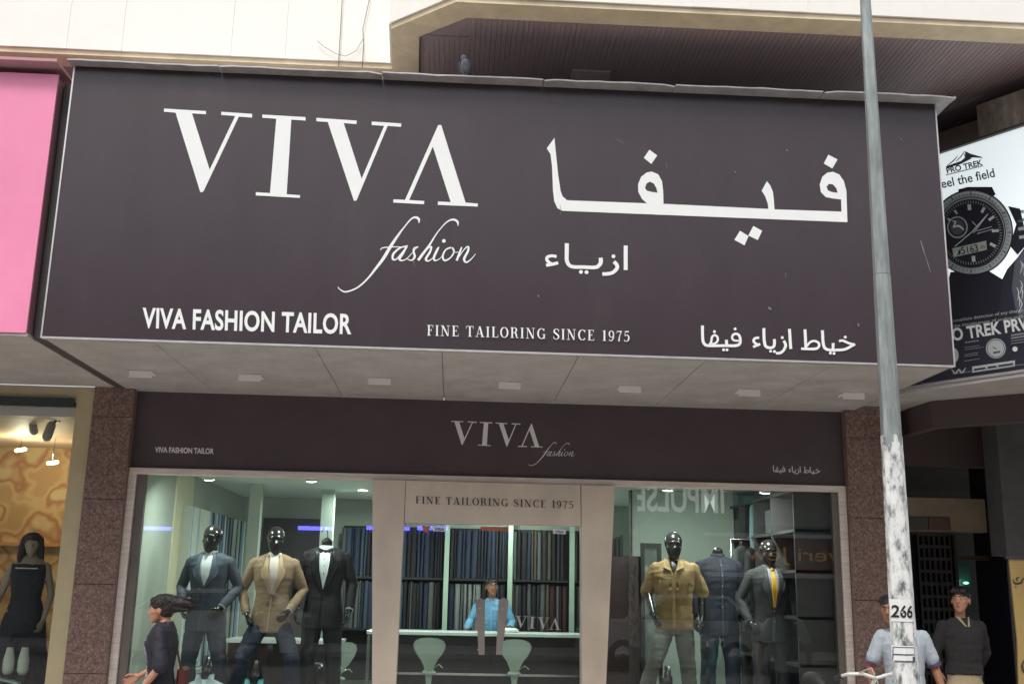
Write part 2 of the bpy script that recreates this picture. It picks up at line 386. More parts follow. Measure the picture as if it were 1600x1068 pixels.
SCRIPT = [
 [(868, 385, 5), (868, 352, 22), (840, 335, 20), (800, 350, 12), (740, 420, 11), (680, 500, 20), (620, 590, 28), (560, 690, 28), (500, 770, 22), (420, 870, 15), (330, 950, 13), (230, 988, 14), (180, 970, 10), (157, 945, 5)],
 [(530, 625, 4), (545, 605, 10), (600, 596, 10), (690, 594, 8), (770, 600, 5)],
 [(765, 585, 8), (700, 605, 15), (645, 655, 20), (640, 700, 18), (670, 702, 12), (720, 645, 10), (765, 585, 8)],
 [(768, 580, 10), (728, 650, 22), (698, 698, 22), (722, 714, 13), (770, 690, 7), (850, 600, 6), (860, 590, 8)],
 [(862, 596, 12), (828, 605, 12), (822, 635, 18), (832, 680, 20), (804, 712, 12), (765, 700, 6)],
 [(1212, 410, 5), (1208, 375, 20), (1170, 355, 18), (1110, 380, 11), (1030, 470, 9), (960, 580, 18), (900, 660, 24), (862, 712, 22)],
 [(880, 695, 8), (935, 620, 10), (978, 592, 14), (965, 640, 20), (930, 700, 20), (952, 718, 12), (1000, 680, 6), (1040, 600, 6)],
 [(1045, 595, 8), (1030, 620, 20), (1000, 690, 22), (1015, 715, 12), (1060, 690, 6), (1100, 625, 6)],
 [(1150, 600, 14), (1105, 620, 12), (1078, 675, 18), (1095, 714, 16), (1145, 690, 12), (1178, 635, 14), (1160, 600, 12), (1180, 640, 6), (1220, 640, 5)],
 [(1245, 595, 8), (1235, 622, 16), (1200, 715, 20)],
 [(1202, 712, 8), (1260, 625, 8), (1300, 592, 14), (1300, 630, 20), (1266, 700, 22), (1286, 730, 15), (1330, 700, 8), (1367, 655, 5)]]
def script_art():
    a = Art()
    for s_ in SCRIPT: a.stroke([(500+x*.1779, 280+y*.1779, w*.1779) for x, y, w in s_])
    return a.disc(500+1088*.1779, 280+543*.1779, 2.9)

# ------------------------------------------------------------------ ground and street
def structure(name, mb, m): return part(name, mb, m, kind='structure')
structure('ground', MB().box(-150, 150, -150, 150, -.4, -.2), mat('earth', (.22, .19, .15), .9, var=.2))
structure('road', MB().box(-90, 90, -16.4, -5.6, -.19, -.12), M_ASPHALT)
structure('pavement', MB().box(-90, 90, -5.45, 8, -.195, -.004), M_PAVE)
structure('kerb', MB().box(-90, 90, -5.597, -5.453, -.195, .0), mat('kerb_concrete', (.42, .40, .37), .8, var=.2))
structure('far_pavement', MB().box(-90, 90, -20.2, -16.4, -.195, 0), M_PAVE)

# ------------------------------------------------------------------ key levels
XL, XR, ZT, ZB, YS = -3.246, 4.002, 5.702, 3.407, -2.30     # big sign box
FX0, FX1, FZ = -3.150, 3.893, 2.655                          # shop frame
# ------------------------------------------------------------------ white upper building with bay
up = thing('upper_building', 'white panelled upper storey with beige rim and dark ribbed underside above the sign', 'building', (0, 0, 6.2))
ZR = 6.2
edge = [(-9, -1.53), (-.70, -1.53), (-.67, -2.25), (-.12, -2.73), (9.5, -2.73)]
def inset(p, d):
    out = []
    for i in range(len(p)):
        ns = []
        for a, b in ((i-1, i), (i, i+1)):
            if a >= 0 and b < len(p):
                e = Vector((p[b][0]-p[a][0], p[b][1]-p[a][1])).normalized(); ns.append(Vector((-e.y, e.x)))
        n = sum(ns, Vector((0, 0))).normalized(); k = d/max(.3, n.dot(ns[0])); out.append((p[i][0]+n.x*k, p[i][1]+n.y*k))
    return out
inner = inset(edge, .24)
mb = MB()
for i in range(len(edge)-1):
    a, b, c, d = edge[i], edge[i+1], inner[i+1], inner[i]
    mb.vprism([a, b, c, d], ZR, ZR+.1)
part('rim', mb, M_BEIGE, up)
# wall panels: each its own piece, ragged by a few millimetres
pm = {}
def panel(x0, y0, x1, y1, z0, z1, k):
    L = math.hypot(x1-x0, y1-y0); key = (round(L, 3), round(z1-z0, 2))
    if key not in pm:
        pm[key] = MB().box(.0006, L-.0006, -.02, .0, .0006, z1-z0-.0006, bev=.0008).mesh('wall_panel', M_WHITEPANEL)
    o = bpy.data.objects.new('wall_panel', pm[key]); COL.objects.link(o); o.parent = up
    o.location = (x0, y0-.002*(k % 3), z0-6.2); o.rotation_euler = (0, 0, math.atan2(y1-y0, x1-x0))
k = 0
for i in range(len(edge)-1):
    (x0, y0), (x1, y1) = edge[i], edge[i+1]; L = math.hypot(x1-x0, y1-y0); n = max(1, round(L/.478))
    for j in range(n):
        a, b = j/n, (j+1)/n
        for z in (ZR+.045, ZR+.80):
            panel(x0+(x1-x0)*a, y0+(y1-y0)*a, x0+(x1-x0)*b, y0+(y1-y0)*b, z, z+.75, k); k += 1
mb = MB()
back = [(x, y+.012) for x, y in edge]
mb.vprism(back+[(9.5, 3), (-9, 3)], ZR+.105, ZR+6)
part('upper_wall', mb, M_WHITEPANEL, up)
# dark ribbed ceiling inside the rim: slats running back
mb = MB(); mb.vprism([(-9, -1.28), (-.46, -1.28), (-.43, -2.12), (-.03, -2.48), (9.5, -2.48), (9.5, 3), (-9, 3)], ZR+.045, ZR+.10)
part('ceiling', mb, M_CEILDARK, up)
mb = MB(); x = -.4
while x < 9.4:
    y0 = -2.47 if x > 0 else -2.1
    mb.box(x, x+.040, y0, 2.9, ZR+.039, ZR+.046); x += .045
part('ceiling_slat', mb, M_CEILDARK, up, kind='stuff')
part('ceiling_hatch', MB().box(.95, 1.3, -1.62, -1.45, ZR+.015, ZR+.034), mat('hatch', (.60, .52, .51), .6), up)
# dark wall under the ceiling, behind the sign
part('recess_wall', MB().box(-9, 9.5, -.02, .1, 3.75, ZR+.04), mat('recess_plaster', (.09, .075, .07), .8, var=.2), up)

# ------------------------------------------------------------------ main sign box
sg = thing('shop_sign', 'large dark brown sign box with white Latin and Arabic lettering over the tailor shop', 'shop sign', ((XL+XR)/2, YS, ZB))
part('sign_face', MB().box(XL+.012, XR-.012, YS, YS+.02, ZB+.012, ZT), M_SIGN, sg)
part('sign_body', MB().box(XL+.02, XR-.02, YS+.022, -.03, ZB+.02, ZT-.01), M_DARK, sg)
tr = MB(); tr.box(XL, XL+.012, YS-.004, YS+.05, ZB, ZT); part('edge_trim', tr, M_TRIM, sg)
tr = MB(); tr.box(XR-.012, XR, YS-.004, YS+.05, ZB, ZT); part('edge_trim', tr, M_TRIM, sg)
tr = MB(); tr.box(XL+.013, XR-.013, YS-.004, YS+.05, ZB-.004, ZB+.012); part('edge_trim', tr, M_TRIM, sg)
part('side_panel', MB().box(XL+.001, XL+.019, YS+.052, -.04, ZB+.005, ZT), mat('side_metal', (.12, .11, .10), .5, var=.2), sg)
part('side_panel', MB().box(XR-.019, XR-.001, YS+.052, -.04, ZB+.005, ZT), MATS['side_metal'], sg)
# buckled flashing lip along the top, in lengths
segs = [(XL-.02, -2.05), (-2.04, -.72), (-.71, .62), (.63, 1.72), (1.73, 2.98), (2.99, XR+.11)]
for i, (a, b) in enumerate(segs):
    mb = MB(); n = 12; V = []
    for j in range(n+1):
        x = a+(b-a)*j/n
        w = .003*math.sin(j*1.7+i*2)+.005*math.sin(j*.6+i); q = .005*math.sin(j*2.3+i)
        out = YS-(.10, .11, .12, .125, .13, .14)[i]-q*.6
        dz = (.012 if (j in (0, n) and i % 2) else 0)
        V += [(x, out, ZT+.014+w*.5-dz), (x, out, ZT+.002+w*.5-dz), (x, YS+.02, ZT+.001), (x, YS+.02, ZT+.03)]
    F = []
    for j in range(n):
        for c in range(4): F.append((j*4+c, (j+1)*4+c, (j+1)*4+(c+1) % 4, j*4+(c+1) % 4))
    F += [(0, 1, 2, 3), (n*4+3, n*4+2, n*4+1, n*4)]
    part('flashing', mb.add(V, F), M_FLASH, sg)
mb = MB(); mb.vprism([(XR, YS-.02), (XR+.11, YS-.14), (XR+.13, -1.2), (XR, -1.2)], ZT+.002, ZT+.014); part('flashing', mb, M_FLASH, sg)
part('top_cover', MB().box(XL, XR, YS+.021, -.04, ZT-.004, ZT+.0005), M_FLASH, sg)
# soffit boards, joints recessed
joints = [XL+.02, -2.39, -1.14, -.14, .95, 1.98, 3.02, XR-.02]
for a, b in zip(joints, joints[1:]):
    part('soffit_board', MB().box(a+.0022, b-.0022, YS+.052, -.142, ZB-.001, ZB+.016, bev=.002), M_SOFFIT, sg)
    part('soffit_board', MB().box(max(a+.004, -3.14), min(b-.004, 3.88), -.140, .0, ZB-.001, ZB+.016), M_SOFFIT, sg)
fnS = lambda x, y: at(x, y, YS-.003)
for k in ('v1', 'i', 'v2', 'a'):
    part('letter', Art().fill([viva_px(k)]).mb(fnS), M_LETTER, sg)
part('script_word', script_art().mb(fnS), M_LETTER, sg)
def cp(pts, ox, oy, s): return [(ox+p[0]*s, oy+p[1]*s)+((p[2]*s,) if len(p) > 2 else ()) for p in pts]
AR = [(118, 90), (122, 135), (133, 240), (142, 300), (150, 322), (168, 338), (485, 350), (466, 333), (451, 305), (450, 275), (462, 245), (484, 228), (505, 224), (530, 235), (545, 262), (550, 300), (551, 352), (940, 371), (968, 372), (965, 350), (955, 322), (941, 300), (962, 262), (976, 280), (986, 305), (990, 340), (992, 374), (1258, 383), (1257, 335), (1225, 331), (1195, 325), (1176, 305), (1172, 275), (1182, 245), (1202, 228), (1226, 225), (1250, 236), (1268, 262), (1278, 300), (1282, 425), (150, 380), (130, 370), (117, 342), (112, 300), (108, 200), (102, 155), (87, 132)]
H1 = [(478, 290), (483, 272), (497, 264), (513, 272), (523, 290), (527, 308), (505, 305), (485, 300)]
H2 = [(1199, 285), (1209, 273), (1224, 275), (1238, 290), (1243, 308), (1222, 306), (1205, 299)]
part('arabic_word', Art().fill([cp(l, 820, 180, .3932) for l in (AR, H1, H2)]).mb(fnS), M_LETTER, sg)
for dpts in ([(495, 137), (526, 160), (503, 194), (473, 170)], [(1206, 157), (1243, 176), (1222, 212), (1188, 192)], [(855, 459), (889, 480), (873, 517), (833, 495)], [(908, 440), (943, 459), (926, 496), (888, 478)]):
    part('arabic_dot', Art().poly(cp(dpts, 820, 180, .3932)).mb(fnS), M_LETTER, sg)
a = Art()
for s_ in ([(352, 362, 40), (290, 352, 40), (232, 365, 44), (216, 400, 46), (245, 440, 42), (290, 462, 30)], [(206, 482, 44), (290, 470, 44), (374, 448, 44)],
           [(495, 178, 56), (494, 300, 56), (498, 430, 54), (560, 500, 48), (720, 508, 48), (890, 512, 50), (945, 480, 54), (966, 440, 56), (965, 378, 56)],
           [(1148, 432, 50), (1190, 480, 52), (1188, 530, 52), (1130, 585, 48), (1060, 602, 48), (988, 604, 48)]):
    a.stroke(cp(s_, 830, 360, .1125), n=1)
a.line(*cp([(1312, 210)], 830, 360, .1125)[0], *cp([(1312, 550)], 830, 360, .1125)[0], 6.2)
for p in ((690, 576), (768, 580), (1142, 360)): a.disc(*cp([p], 830, 360, .1125)[0], 3.0)
part('arabic_line', a.mb(fnS), M_LETTER, sg)
def arabic_small(ox, oy, s, w=1):
    a = Art()
    S = [[(100, 105, 26), (103, 225, 26), (118, 268, 26), (155, 284, 24), (300, 284, 24), (395, 284, 26), (432, 268, 26), (438, 225, 24), (425, 190, 22), (398, 178, 22), (372, 190, 20), (366, 218, 20), (385, 238, 18), (432, 240, 16)],
         [(158, 284, 20), (178, 250, 20), (186, 208, 20), (210, 190, 20), (234, 208, 20), (236, 240, 20), (215, 262, 18), (180, 272, 18)], [(314, 232, 26), (316, 284, 26)],
         [(606, 214, 22), (572, 218, 22), (556, 240, 24), (570, 262, 22), (592, 272, 18)], [(552, 296, 22), (582, 284, 22), (616, 270, 22)],
         [(648, 128, 26), (651, 235, 26), (664, 288, 26), (702, 304, 24), (734, 294, 26), (743, 262, 26), (741, 226, 26)],
         [(826, 240, 24), (842, 282, 26), (824, 326, 24), (792, 350, 24), (756, 352, 22)], [(876, 135, 26), (888, 314, 26)],
         [(1015, 140, 26), (1023, 310, 26)], [(980, 312, 22), (1100, 314, 24), (1136, 296, 22), (1138, 264, 22), (1104, 244, 20), (1064, 252, 20), (1030, 290, 18)],
         [(1170, 148, 26), (1177, 262, 26), (1194, 308, 26), (1236, 324, 24), (1300, 324, 24), (1370, 318, 24), (1430, 288, 24), (1462, 272, 22)],
         [(1266, 262, 26), (1264, 322, 24)], [(1318, 246, 20), (1350, 240, 22), (1402, 262, 22), (1452, 276, 22)]]
    for q in S: a.stroke(cp([(x, y, w_*w) for x, y, w_ in q], ox, oy, s))
    for p in ((288, 322), (318, 323), (206, 161), (390, 137), (707, 335), (741, 338), (811, 214), (1240, 352), (1272, 355), (1372, 210)): a.disc(ox+p[0]*s, oy+p[1]*s, 13*s*w)
    return a
part('arabic_line', arabic_small(1080, 490, .175).mb(fnS), M_LETTER, sg)
part('lettering', Art().text('VIVA FASHION TAILOR', 222, 511, 549, 521, 31, bold=.026, space=1.04).mb(fnS), M_LETTER, sg)
part('lettering', serif_line('FINE TAILORING SINCE 1975', 667, 524, 984, 534, 16.5).mb(fnS), M_LETTER, sg)
# scratches and scuffs on the vinyl
a = Art()
random.seed(3)
for (x, y, dx, dy, w) in ((960, 215, 16, 10, .8), (1438, 375, 8, 26, 2.2), (1446, 400, 8, 26, 1.5), (645, 402, 3, 14, 1), (1040, 255, 3, 10, .8), (1227, 425, 1, 9, .7), (1405, 215, 6, 6, .8), (1228, 235, 3, 1, 3), (1148, 268, 2, 2, 2), (1200, 480, 5, 4, 4), (1340, 505, 2, 5, 3), (841, 460, 1, 5, 2), (875, 320, 1, 16, .8), (1335, 180, 5, 3, .8)):
    a.stroke([(x, y, w*.4), (x+dx*.5, y+dy*.5, w), (x+dx, y+dy, w*.3)])
part('scuff', a.mb(fnS), mat('scuff', (.20, .185, .185), .6), sg)

# soffit light fittings (unlit) : box with glass lens
fx = [-2.82, -1.86, -.71, .46, 1.555, 2.65, 3.62]
nm = ['leftmost soffit light, nearest the pink sign', 'second soffit light from the left', 'third soffit light from the left', 'middle soffit light, above the small sign logo', 'fifth soffit light from the left', 'soffit light second from the right end', 'rightmost soffit light, beside the lamp post']
lm = MB().box(-.09, .09, -.075, .075, -.018, 0, bev=.004).mesh('housing', mat('fitting_white', (.88, .87, .85), .4))
lb = MB().box(-.10, .10, -.092, -.077, -.062, -.002).mesh('flap', MATS['fitting_white'])
ll = MB().box(-.075, .075, -.06, .06, -.024, -.0185).mesh('lens', mat('fitting_lens', (.5, .52, .5), .15))
for x, n_ in zip(fx, nm):
    t = thing('soffit_light', n_, 'ceiling light', (x, -1.0, ZB-.002), group='unlit rectangular lights in the sign soffit')
    for nme, me in (('housing', lm), ('flap', lb), ('lens', ll)): part(nme, me, None, t, world=False)

# pigeon on the flashing
pg = thing('pigeon', 'grey pigeon perched on top of the sign edge', 'bird', at(726, 128, YS-.08)); pg.location.z = ZT+.028
mb = MB(); mb.ell((0, 0, .075), (.045, .085, .05), R=Matrix.Rotation(-.5, 3, 'X')); mb.ell((-.015, -.055, .135), (.022, .027, .025)); mb.limb([(0, -.03, .09, .03), (-.012, -.05, .125, .02)])
mb.limb([(-.018, -.075, .132, .006), (-.02, -.095, .128, .002)], 6); mb.limb([(.0, .06, .06, .03), (.01, .15, .035, .018)], 8)
part('body', fuse(mb, 'body', mat('pigeon_grey', (.20, .22, .25), .6, var=.4, scale=30), .005, 2), None, pg, world=False)
mb = MB(); mb.limb([(-.01, 0, .04, .004), (-.01, -.01, .0, .004)], 6); mb.limb([(.015, 0, .04, .004), (.015, -.01, .0, .004)], 6); part('leg', mb, mat('bird_leg', (.4, .12, .1), .6), pg, world=False)
for s_ in (-1, 1):
    mb = MB(); mb.ell((s_*.043, .02, .078), (.012, .075, .032), R=Matrix.Rotation(-.45, 3, 'X')); part('wing', mb, mat('wing_grey', (.12, .13, .15), .6), pg, world=False)

# cables on the white wall
def cable(label, pts, r=.004):
    P = [at(x, y, -1.58) for x, y in pts]; c = MB().tube([(*p, r) for p in P], 6); o = part('cable', c, mat('cable_grey', (.25, .25, .23), .7)); tag(o, label, 'cable'); return o
cable('thin straight cable hanging down the white upper wall, left of the looped one', [(536, -30), (533, 30), (530, 80), (529, 104)])
cable('thin looping cable hanging down the white upper wall beside the bay', [(575, -30), (577, 0), (567, 45), (568, 70), (566, 106)])
cable('slack cable loop swinging across the white upper wall', [(568, 60), (556, 80), (540, 88), (524, 84), (505, 72), (496, 64)], .003)

# ------------------------------------------------------------------ granite pilasters
def pilaster(label, x0, x1, group):
    t = thing('granite_pilaster', label, 'pilaster', ((x0+x1)/2, -.1, 0), group=group)
    zs = [0, .75, 1.55, 2.34, 3.13, ZB+.35]
    part('core', MB().box(x0+.006, x1-.006, -.094, .3, 0, ZB+.34), M_DARK, t)
    for a, b in zip(zs, zs[1:]): part('stone_panel', MB().box(x0, x1, -.112, -.095, a+.002, b-.002, bev=.003), M_GRANITE, t)
    for X in (x0, x1-.012): 
        for a, b in zip(zs, zs[1:]): part('stone_panel', MB().box(X-.001 if X == x0 else X, X+.012 if X == x0 else X+.013, -.0945, .29, a+.002, b-.002), M_GRANITE, t)
pilaster('speckled red granite pilaster between the tailor shop and the dress shop', -3.535, -3.152, 'granite pilasters')
pilaster('speckled red granite pilaster right of the tailor shop, behind the lamp post', 3.897, 4.36, 'granite pilasters')

# ------------------------------------------------------------------ the tailor shop
sh = thing('tailor_shop', 'tailor shop front with dark fascia, steel frames and lit interior', 'shop', (0, 0, 0))
part('fascia', MB().box(FX0+.001, FX1-.001, -.005, .06, FZ+.001, ZB-.002), M_FASCIA, sh)
fnF = lambda x, y: at(x, y, -.009)
# small logo: scaled copy of the big one
sx = (848-705)/(747-257)
def small(x, y): return (705+(x-257)*sx, 657+(y-170)*sx*1.0+(x-257)*sx*-.0215)
for k in ('v1', 'i', 'v2', 'a'):
    part('letter', Art().fill([[small(x, y) for x, y in viva_px(k)]]).mb(fnF), M_LETGREY, sh)
sc_ = script_art(); sc_.xf(lambda x, y: (825+(x-527)*(899-825)/(743-527), 691+(y-340)*(728-691)/(457-340)*.98))
part('script_word', sc_.mb(fnF), M_LETGREY, sh)
part('lettering', Art().text('VIVA FASHION TAILOR', 242, 706, 334, 708.5, 8.5, bold=.03).mb(fnF), M_LETGREY, sh)
part('arabic_line', arabic_small(1203, 721, .0535, 1.05).mb(fnF), M_LETGREY, sh)
# steel frame
fr = part('frame', MB().box(FX0, FX1, -.045, .05, FZ-.062, FZ-.001, bev=.004), M_STEEL, sh)
part('frame', MB().box(FX0, FX0+.075, -.045, .05, 0, FZ-.063, bev=.004), M_STEEL, sh)
part('frame', MB().box(FX0+.077, FX0+.16, -.01, .06, 0, FZ-.063, bev=.003), mat('dark_steel', (.20, .175, .16), .4, metal=.6, var=.15, stretch=(1, 1, .3)), sh)
part('frame', MB().box(FX1-.075, FX1, -.045, .05, 0, FZ-.063, bev=.004), M_STEEL, sh)
part('frame', MB().box(FX1-.14, FX1-.077, -.01, .06, 0, FZ-.063, bev=.003), MATS['dark_steel'], sh)
JZ = FZ-.064
zbt = .69
def taper(xa0, xa1, xb0, xb1):      # top x0,x1 (at JZ) and bottom x0,x1 (at zbt), extended to the floor
    e = zbt/(JZ-zbt)
    return [(xb0+(xb0-xa0)*e, .0), (xb1+(xb1-xa1)*e*.9, .0), (xa1, JZ), (xa0, JZ)]
part('door_jamb', MB().prism(taper(-.805, -.485, -.715, -.495), -.085, .09), M_JAMB, sh)
part('door_jamb', MB().prism(taper(1.235, 1.565, 1.25, 1.475), -.085, .09), M_JAMB, sh)
part('door_header', MB().prism([(-.475, 2.186), (1.232, 2.199), (1.226, JZ), (-.482, JZ)], -.08, .09), M_JAMB, sh)
part('lettering', serif_line('FINE TAILORING SINCE 1975', 649, 786, 896, 794, 11.5, .1).mb(lambda x, y: at(x, y, -.084)), mat('dark_letter', (.05, .04, .045), .5), sh)
# glazing
part('window_pane', MB().box(FX0+.161, -.70, .0, .012, .02, JZ), M_GLASS, sh)
part('window_pane', MB().box(1.46, FX1-.141, .0, .012, .02, JZ), M_GLASS, sh)
for (a, b) in ((-.50, .386), (.392, 1.26)):
    d = part('door', MB().box(a, b, -.002, .010, .02, 2.185), M_GLASS, sh)
    c = (743, 758, 757, 748) if a < 0 else (779, 795, 784, 775)
    P = [at(c[0], 938, -.06), at((c[0]+c[1])/2, 933, -.06), at(c[1], 937, -.06), at(c[2], 1022, -.06), at(c[3], 1022, -.06)]
    part('handle', MB().prism([(p.x, p.z) for p in P][::-1], -.068, -.056), mat('handle_steel', (.36, .325, .295), .35, metal=.5, var=.12, scale=3), d)
    mb = MB(); mb.limb([(P[0].x+.04, -.06, 1.4, .01), (P[0].x+.04, 0, 1.4, .01)], 8); mb.limb([(P[0].x+.04, -.06, 1.02, .01), (P[0].x+.04, 0, 1.02, .01)], 8); part('handle_post', mb, M_CHROME, d)
# film and stickers on the doors
fnG = lambda x, y: at(x, y, -.006)
part('door_sticker', Art().poly([(676, 822), (697, 823), (697, 830), (676, 829)]).mb(fnG), M_WHITE, sh)
part('door_sticker', Art().text('VISA', 679, 828, 694, 828.5, 4.2, bold=.03).mb(lambda x, y: at(x, y, -.0075)), mat('sticker_blue', (.05, .08, .3), .5), sh)
part('door_sticker', Art().poly([(864, 826), (884, 827), (884, 834), (864, 833)]).mb(fnG), M_WHITE, sh)
part('door_sticker', Art().text('VISA', 867, 832, 881, 832.5, 4.2, bold=.03).mb(lambda x, y: at(x, y, -.0075)), MATS['sticker_blue'], sh)
part('door_sticker', Art().poly([(659, 821), (673, 822), (668, 832), (662, 830)]).poly([(750, 822), (796, 823), (794, 829), (752, 828)]).mb(fnG), mat('sticker_red', (.45, .13, .09), .5), sh)
mbv = Art().fill([[(805+(x-257)*.146, 961+(y-170)*.146) for x, y in viva_px(k)] for k in ('v1', 'i', 'v2', 'a')])
part('door_lettering', mbv.mb(fnG), mat('frosted', (.42, .40, .41), .5), sh)
# interior shell
IZ = 2.80; BY = 5.2
part('floor', MB().box(-3.2, 3.95, .065, BY+.1, -.02, .0), M_FLOOR, sh)
part('ceiling', MB().box(-3.2, 3.95, .065, BY+.1, IZ, IZ+.06), M_INCEIL, sh)
part('back_wall', MB().box(-3.2, 3.95, BY, BY+.1, 0, IZ-.001), M_INWALL, sh)
part('side_wall', MB().box(-3.3, -3.05, .065, BY-.002, 0, IZ-.001), M_INWALL, sh)
part('side_wall', MB().box(3.80, 3.95, .065, BY-.002, 0, IZ-.001), mat('teal_wall', (.34, .50, .48), .5), sh)
p_ = at(401, 750, 3.0); part('column', MB().box(p_.x-.07, p_.x+.07, 3.0, 3.16, 0, IZ-.002), M_INWALL, sh)
p_ = at(515, 760, 3.6); part('column', MB().box(p_.x-.09, p_.x+.07, 3.6, 3.76, 0, IZ-.002), mat('column_green', (.40, .48, .42), .5), sh)
part('cream_panel', MB().box(-3.049, -3.03, 1.35, 2.1, .6, IZ-.002), M_INCREAM, sh)
a_, b_ = at(412, 820, 5.1), at(508, 820, 5.1); part('back_doorway', MB().box(a_.x, b_.x, 5.08, 5.198, 0, 2.5), M_DARK, sh)
# right hand partition and corner
part('partition', MB().box(at(988, 800, 2.6).x, at(1146, 800, 2.6).x, 2.6, 2.7, 0, IZ-.002), mat('grey_green_wall', (.40, .47, .41), .55, var=.06), sh)
part('partition', MB().box(at(1146, 800, 2.6).x, at(1146, 800, 2.6).x+.08, 2.701, 4.4, 0, IZ-.002), MATS['teal_wall'], sh)
part('partition', MB().box(at(988, 800, 2.55).x-.02, at(988, 800, 2.55).x, 2.55, 2.72, 0, IZ-.002), M_BLACK, sh)
part('partition', MB().box(at(1146, 800, 2.6).x+.082, 3.799, 2.95, 3.0, 0, IZ-.002), MATS['teal_wall'], sh)
part('display_floor', MB().box(-2.98, -.80, .07, 1.35, .0, .34), M_FLOOR, sh)
part('display_floor', MB().box(1.58, 3.79, .07, 1.45, .0, .34), M_FLOOR, sh)
# downlights
def downlight(label, p, r=.055, E=22, col=(.92, 1, .93), tilt=0):
    """recessed lamp, or (tilt) a short can turned a little towards the window"""
    t = thing('downlight', label, 'ceiling light', p, group='lit downlights in the shop ceiling')
    R = Matrix.Rotation(-tilt, 4, 'X')
    def rot(m): m.v = [tuple(R @ Vector(v)) for v in m.v]; return m
    part('trim', rot(MB().lathe([(r+.012, -.004), (r+.012, .05 if tilt else .002)], n=24)), M_WHITE, t, world=False)
    part('lamp_disc', rot(MB().lathe([(r, -.010), (r, -.005)], n=24)), mat('lamp_glow', (1, 1, .96), .5, emit=14, ecol=(1, 1, .94)), t, world=False)
    if tilt: part('stem', MB().limb([(0, 0, .03, .01), (0, 0, IZ-p[2], .01)], 8), M_WHITE, t, world=False)
    l = bpy.data.lights.new('lamp_light', 'AREA'); l.shape = 'DISK'; l.size = r*2; l.energy = E; l.color = col; l.spread = math.radians(170)
    o = bpy.data.objects.new('lamp_light', l); COL.objects.link(o); o.parent = t; o.location = R @ Vector((0, 0, -.02)); o.rotation_euler = (-tilt, 0, 0)
for n_, a_, b_, Y_, E_ in (('downlight over the blue suited mannequin', 327, 747.5, .42, 11), ('downlight over the dinner jacket', 487, 750, .42, 11), ('downlight above the khaki shirted mannequin', 1043, 764, .40, 14), ('downlight above the mannequin with the yellow tie', 1195, 768, .40, 14)):
    downlight(n_, at(a_, b_, Y_), r=.052, E=E_, tilt=-.28)
downlight('larger downlight beside the left door jamb', atz(567, 765, IZ-.004), .06, E=30)
downlight('added unseen lamp above the glass, brightening the right hand partition', (2.6, 1.5, IZ-.004), .06, E=7)  # unseen lamp added to brighten the partition wall
for n_, a_, b_ in (('first lamp of the short row deep in the shop ceiling', 528, 781), ('second lamp of the short row deep in the shop ceiling', 533, 788.5), ('last lamp of the short row deep in the shop ceiling', 539, 796)):
    downlight(n_, atz(a_, b_, IZ-.004), r=.05, E=22)
for k_, (x_, y_, w_) in enumerate(((.1, 3.0, 'left of the door centre'), (1.4, 3.2, 'right of the door centre'), (.75, 4.3, 'over the salesman'))):
    t = thing('downlight', 'downlight in the hidden part of the ceiling '+w_, 'ceiling light', (x_, y_, IZ-.004), group='lit downlights in the shop ceiling')
    part('lamp_disc', MB().lathe([(.055, -.010), (.055, -.005)], n=24), MATS['lamp_glow'], t, world=False)
    l = bpy.data.lights.new('lamp_light', 'AREA'); l.shape = 'DISK'; l.size = .11; l.energy = 14; l.color = (.9, 1, .93)
    o = bpy.data.objects.new('lamp_light', l); COL.objects.link(o); o.parent = t; o.location = (0, 0, -.02)

# fabric shelving on the back wall
random.seed(11)
zt, zm0, zm1, zl = 2.44, 1.78, 1.66, 1.02
posts = [at(x, 900, 4.72).x for x in (529, 697, 797, 894)]; pend = at(925, 900, 4.72).x+.3
shf = thing('fabric_rack', 'dark two tier fabric rack with pale posts along the back wall', 'shelf', (posts[0], 4.8, 0))
part('backing', MB().box(posts[0], pend, 5.12, 5.197, .3, 2.42), M_BLACK, shf)
part('shelf', MB().box(posts[0], pend, 4.80, 5.118, zm1+.02, zm1+.05), M_BLACK, shf)
part('shelf', MB().box(posts[0], pend, 4.80, 5.118, .98, 1.01), M_BLACK, shf)
for x in posts[1:]: part('post', MB().box(x-.033, x+.033, 4.72, 4.80, 0, 2.70), mat('post_green', (.40, .52, .42), .4), shf)
fcol = {'navy': (.022, .030, .060), 'charcoal': (.030, .031, .034), 'black': (.014, .014, .016), 'grey': (.10, .105, .105), 'pale grey': (.22, .23, .22), 'brown': (.09, .065, .05), 'slate blue': (.045, .065, .10), 'wine': (.05, .014, .018)}
fm = {}; hm = {}
def fabric(col, p, w, d, h, label, group, along='x'):
    m = mat('cloth_'+col.replace(' ', '_'), fcol[col] if col in fcol else lcol[col], .8, var=.15, scale=20, stretch=(6, 6, .4))
    key = (col, round(w, 2), round(h, 1), along)
    if key not in fm:
        w_, d_, h_ = round(w, 2), d, h
        b = MB(); V = []
        n = 6
        for z in (0, h_):
            for i in range(n):      # rounded fold towards the room
                t = PI*i/(n-1); V.append((w_/2*math.cos(t)*-1, -.035*math.sin(t), z))
            V += [(w_/2, d_, z), (-w_/2, d_, z)]
        L = n+2; b.add(V, [tuple(range(L))[::-1], tuple(range(L, 2*L))]+[(i, (i+1) % L, (i+1) % L+L, i+L) for i in range(L)])
        fm[key] = b.mesh('fabric_length', m)
    o = bpy.data.objects.new('fabric_length', fm[key]); COL.objects.link(o); o.location = p
    o.rotation_euler = (random.uniform(-.01, .01), random.uniform(-.012, .012), 0 if along == 'x' else PI/2)
    tag(o, label, 'fabric', group); return o
bays = [('far left', posts[0], posts[1]-.035), ('left', posts[1]+.035, posts[2]-.035), ('middle', posts[2]+.035, posts[3]-.035), ('right', posts[3]+.035, pend)]
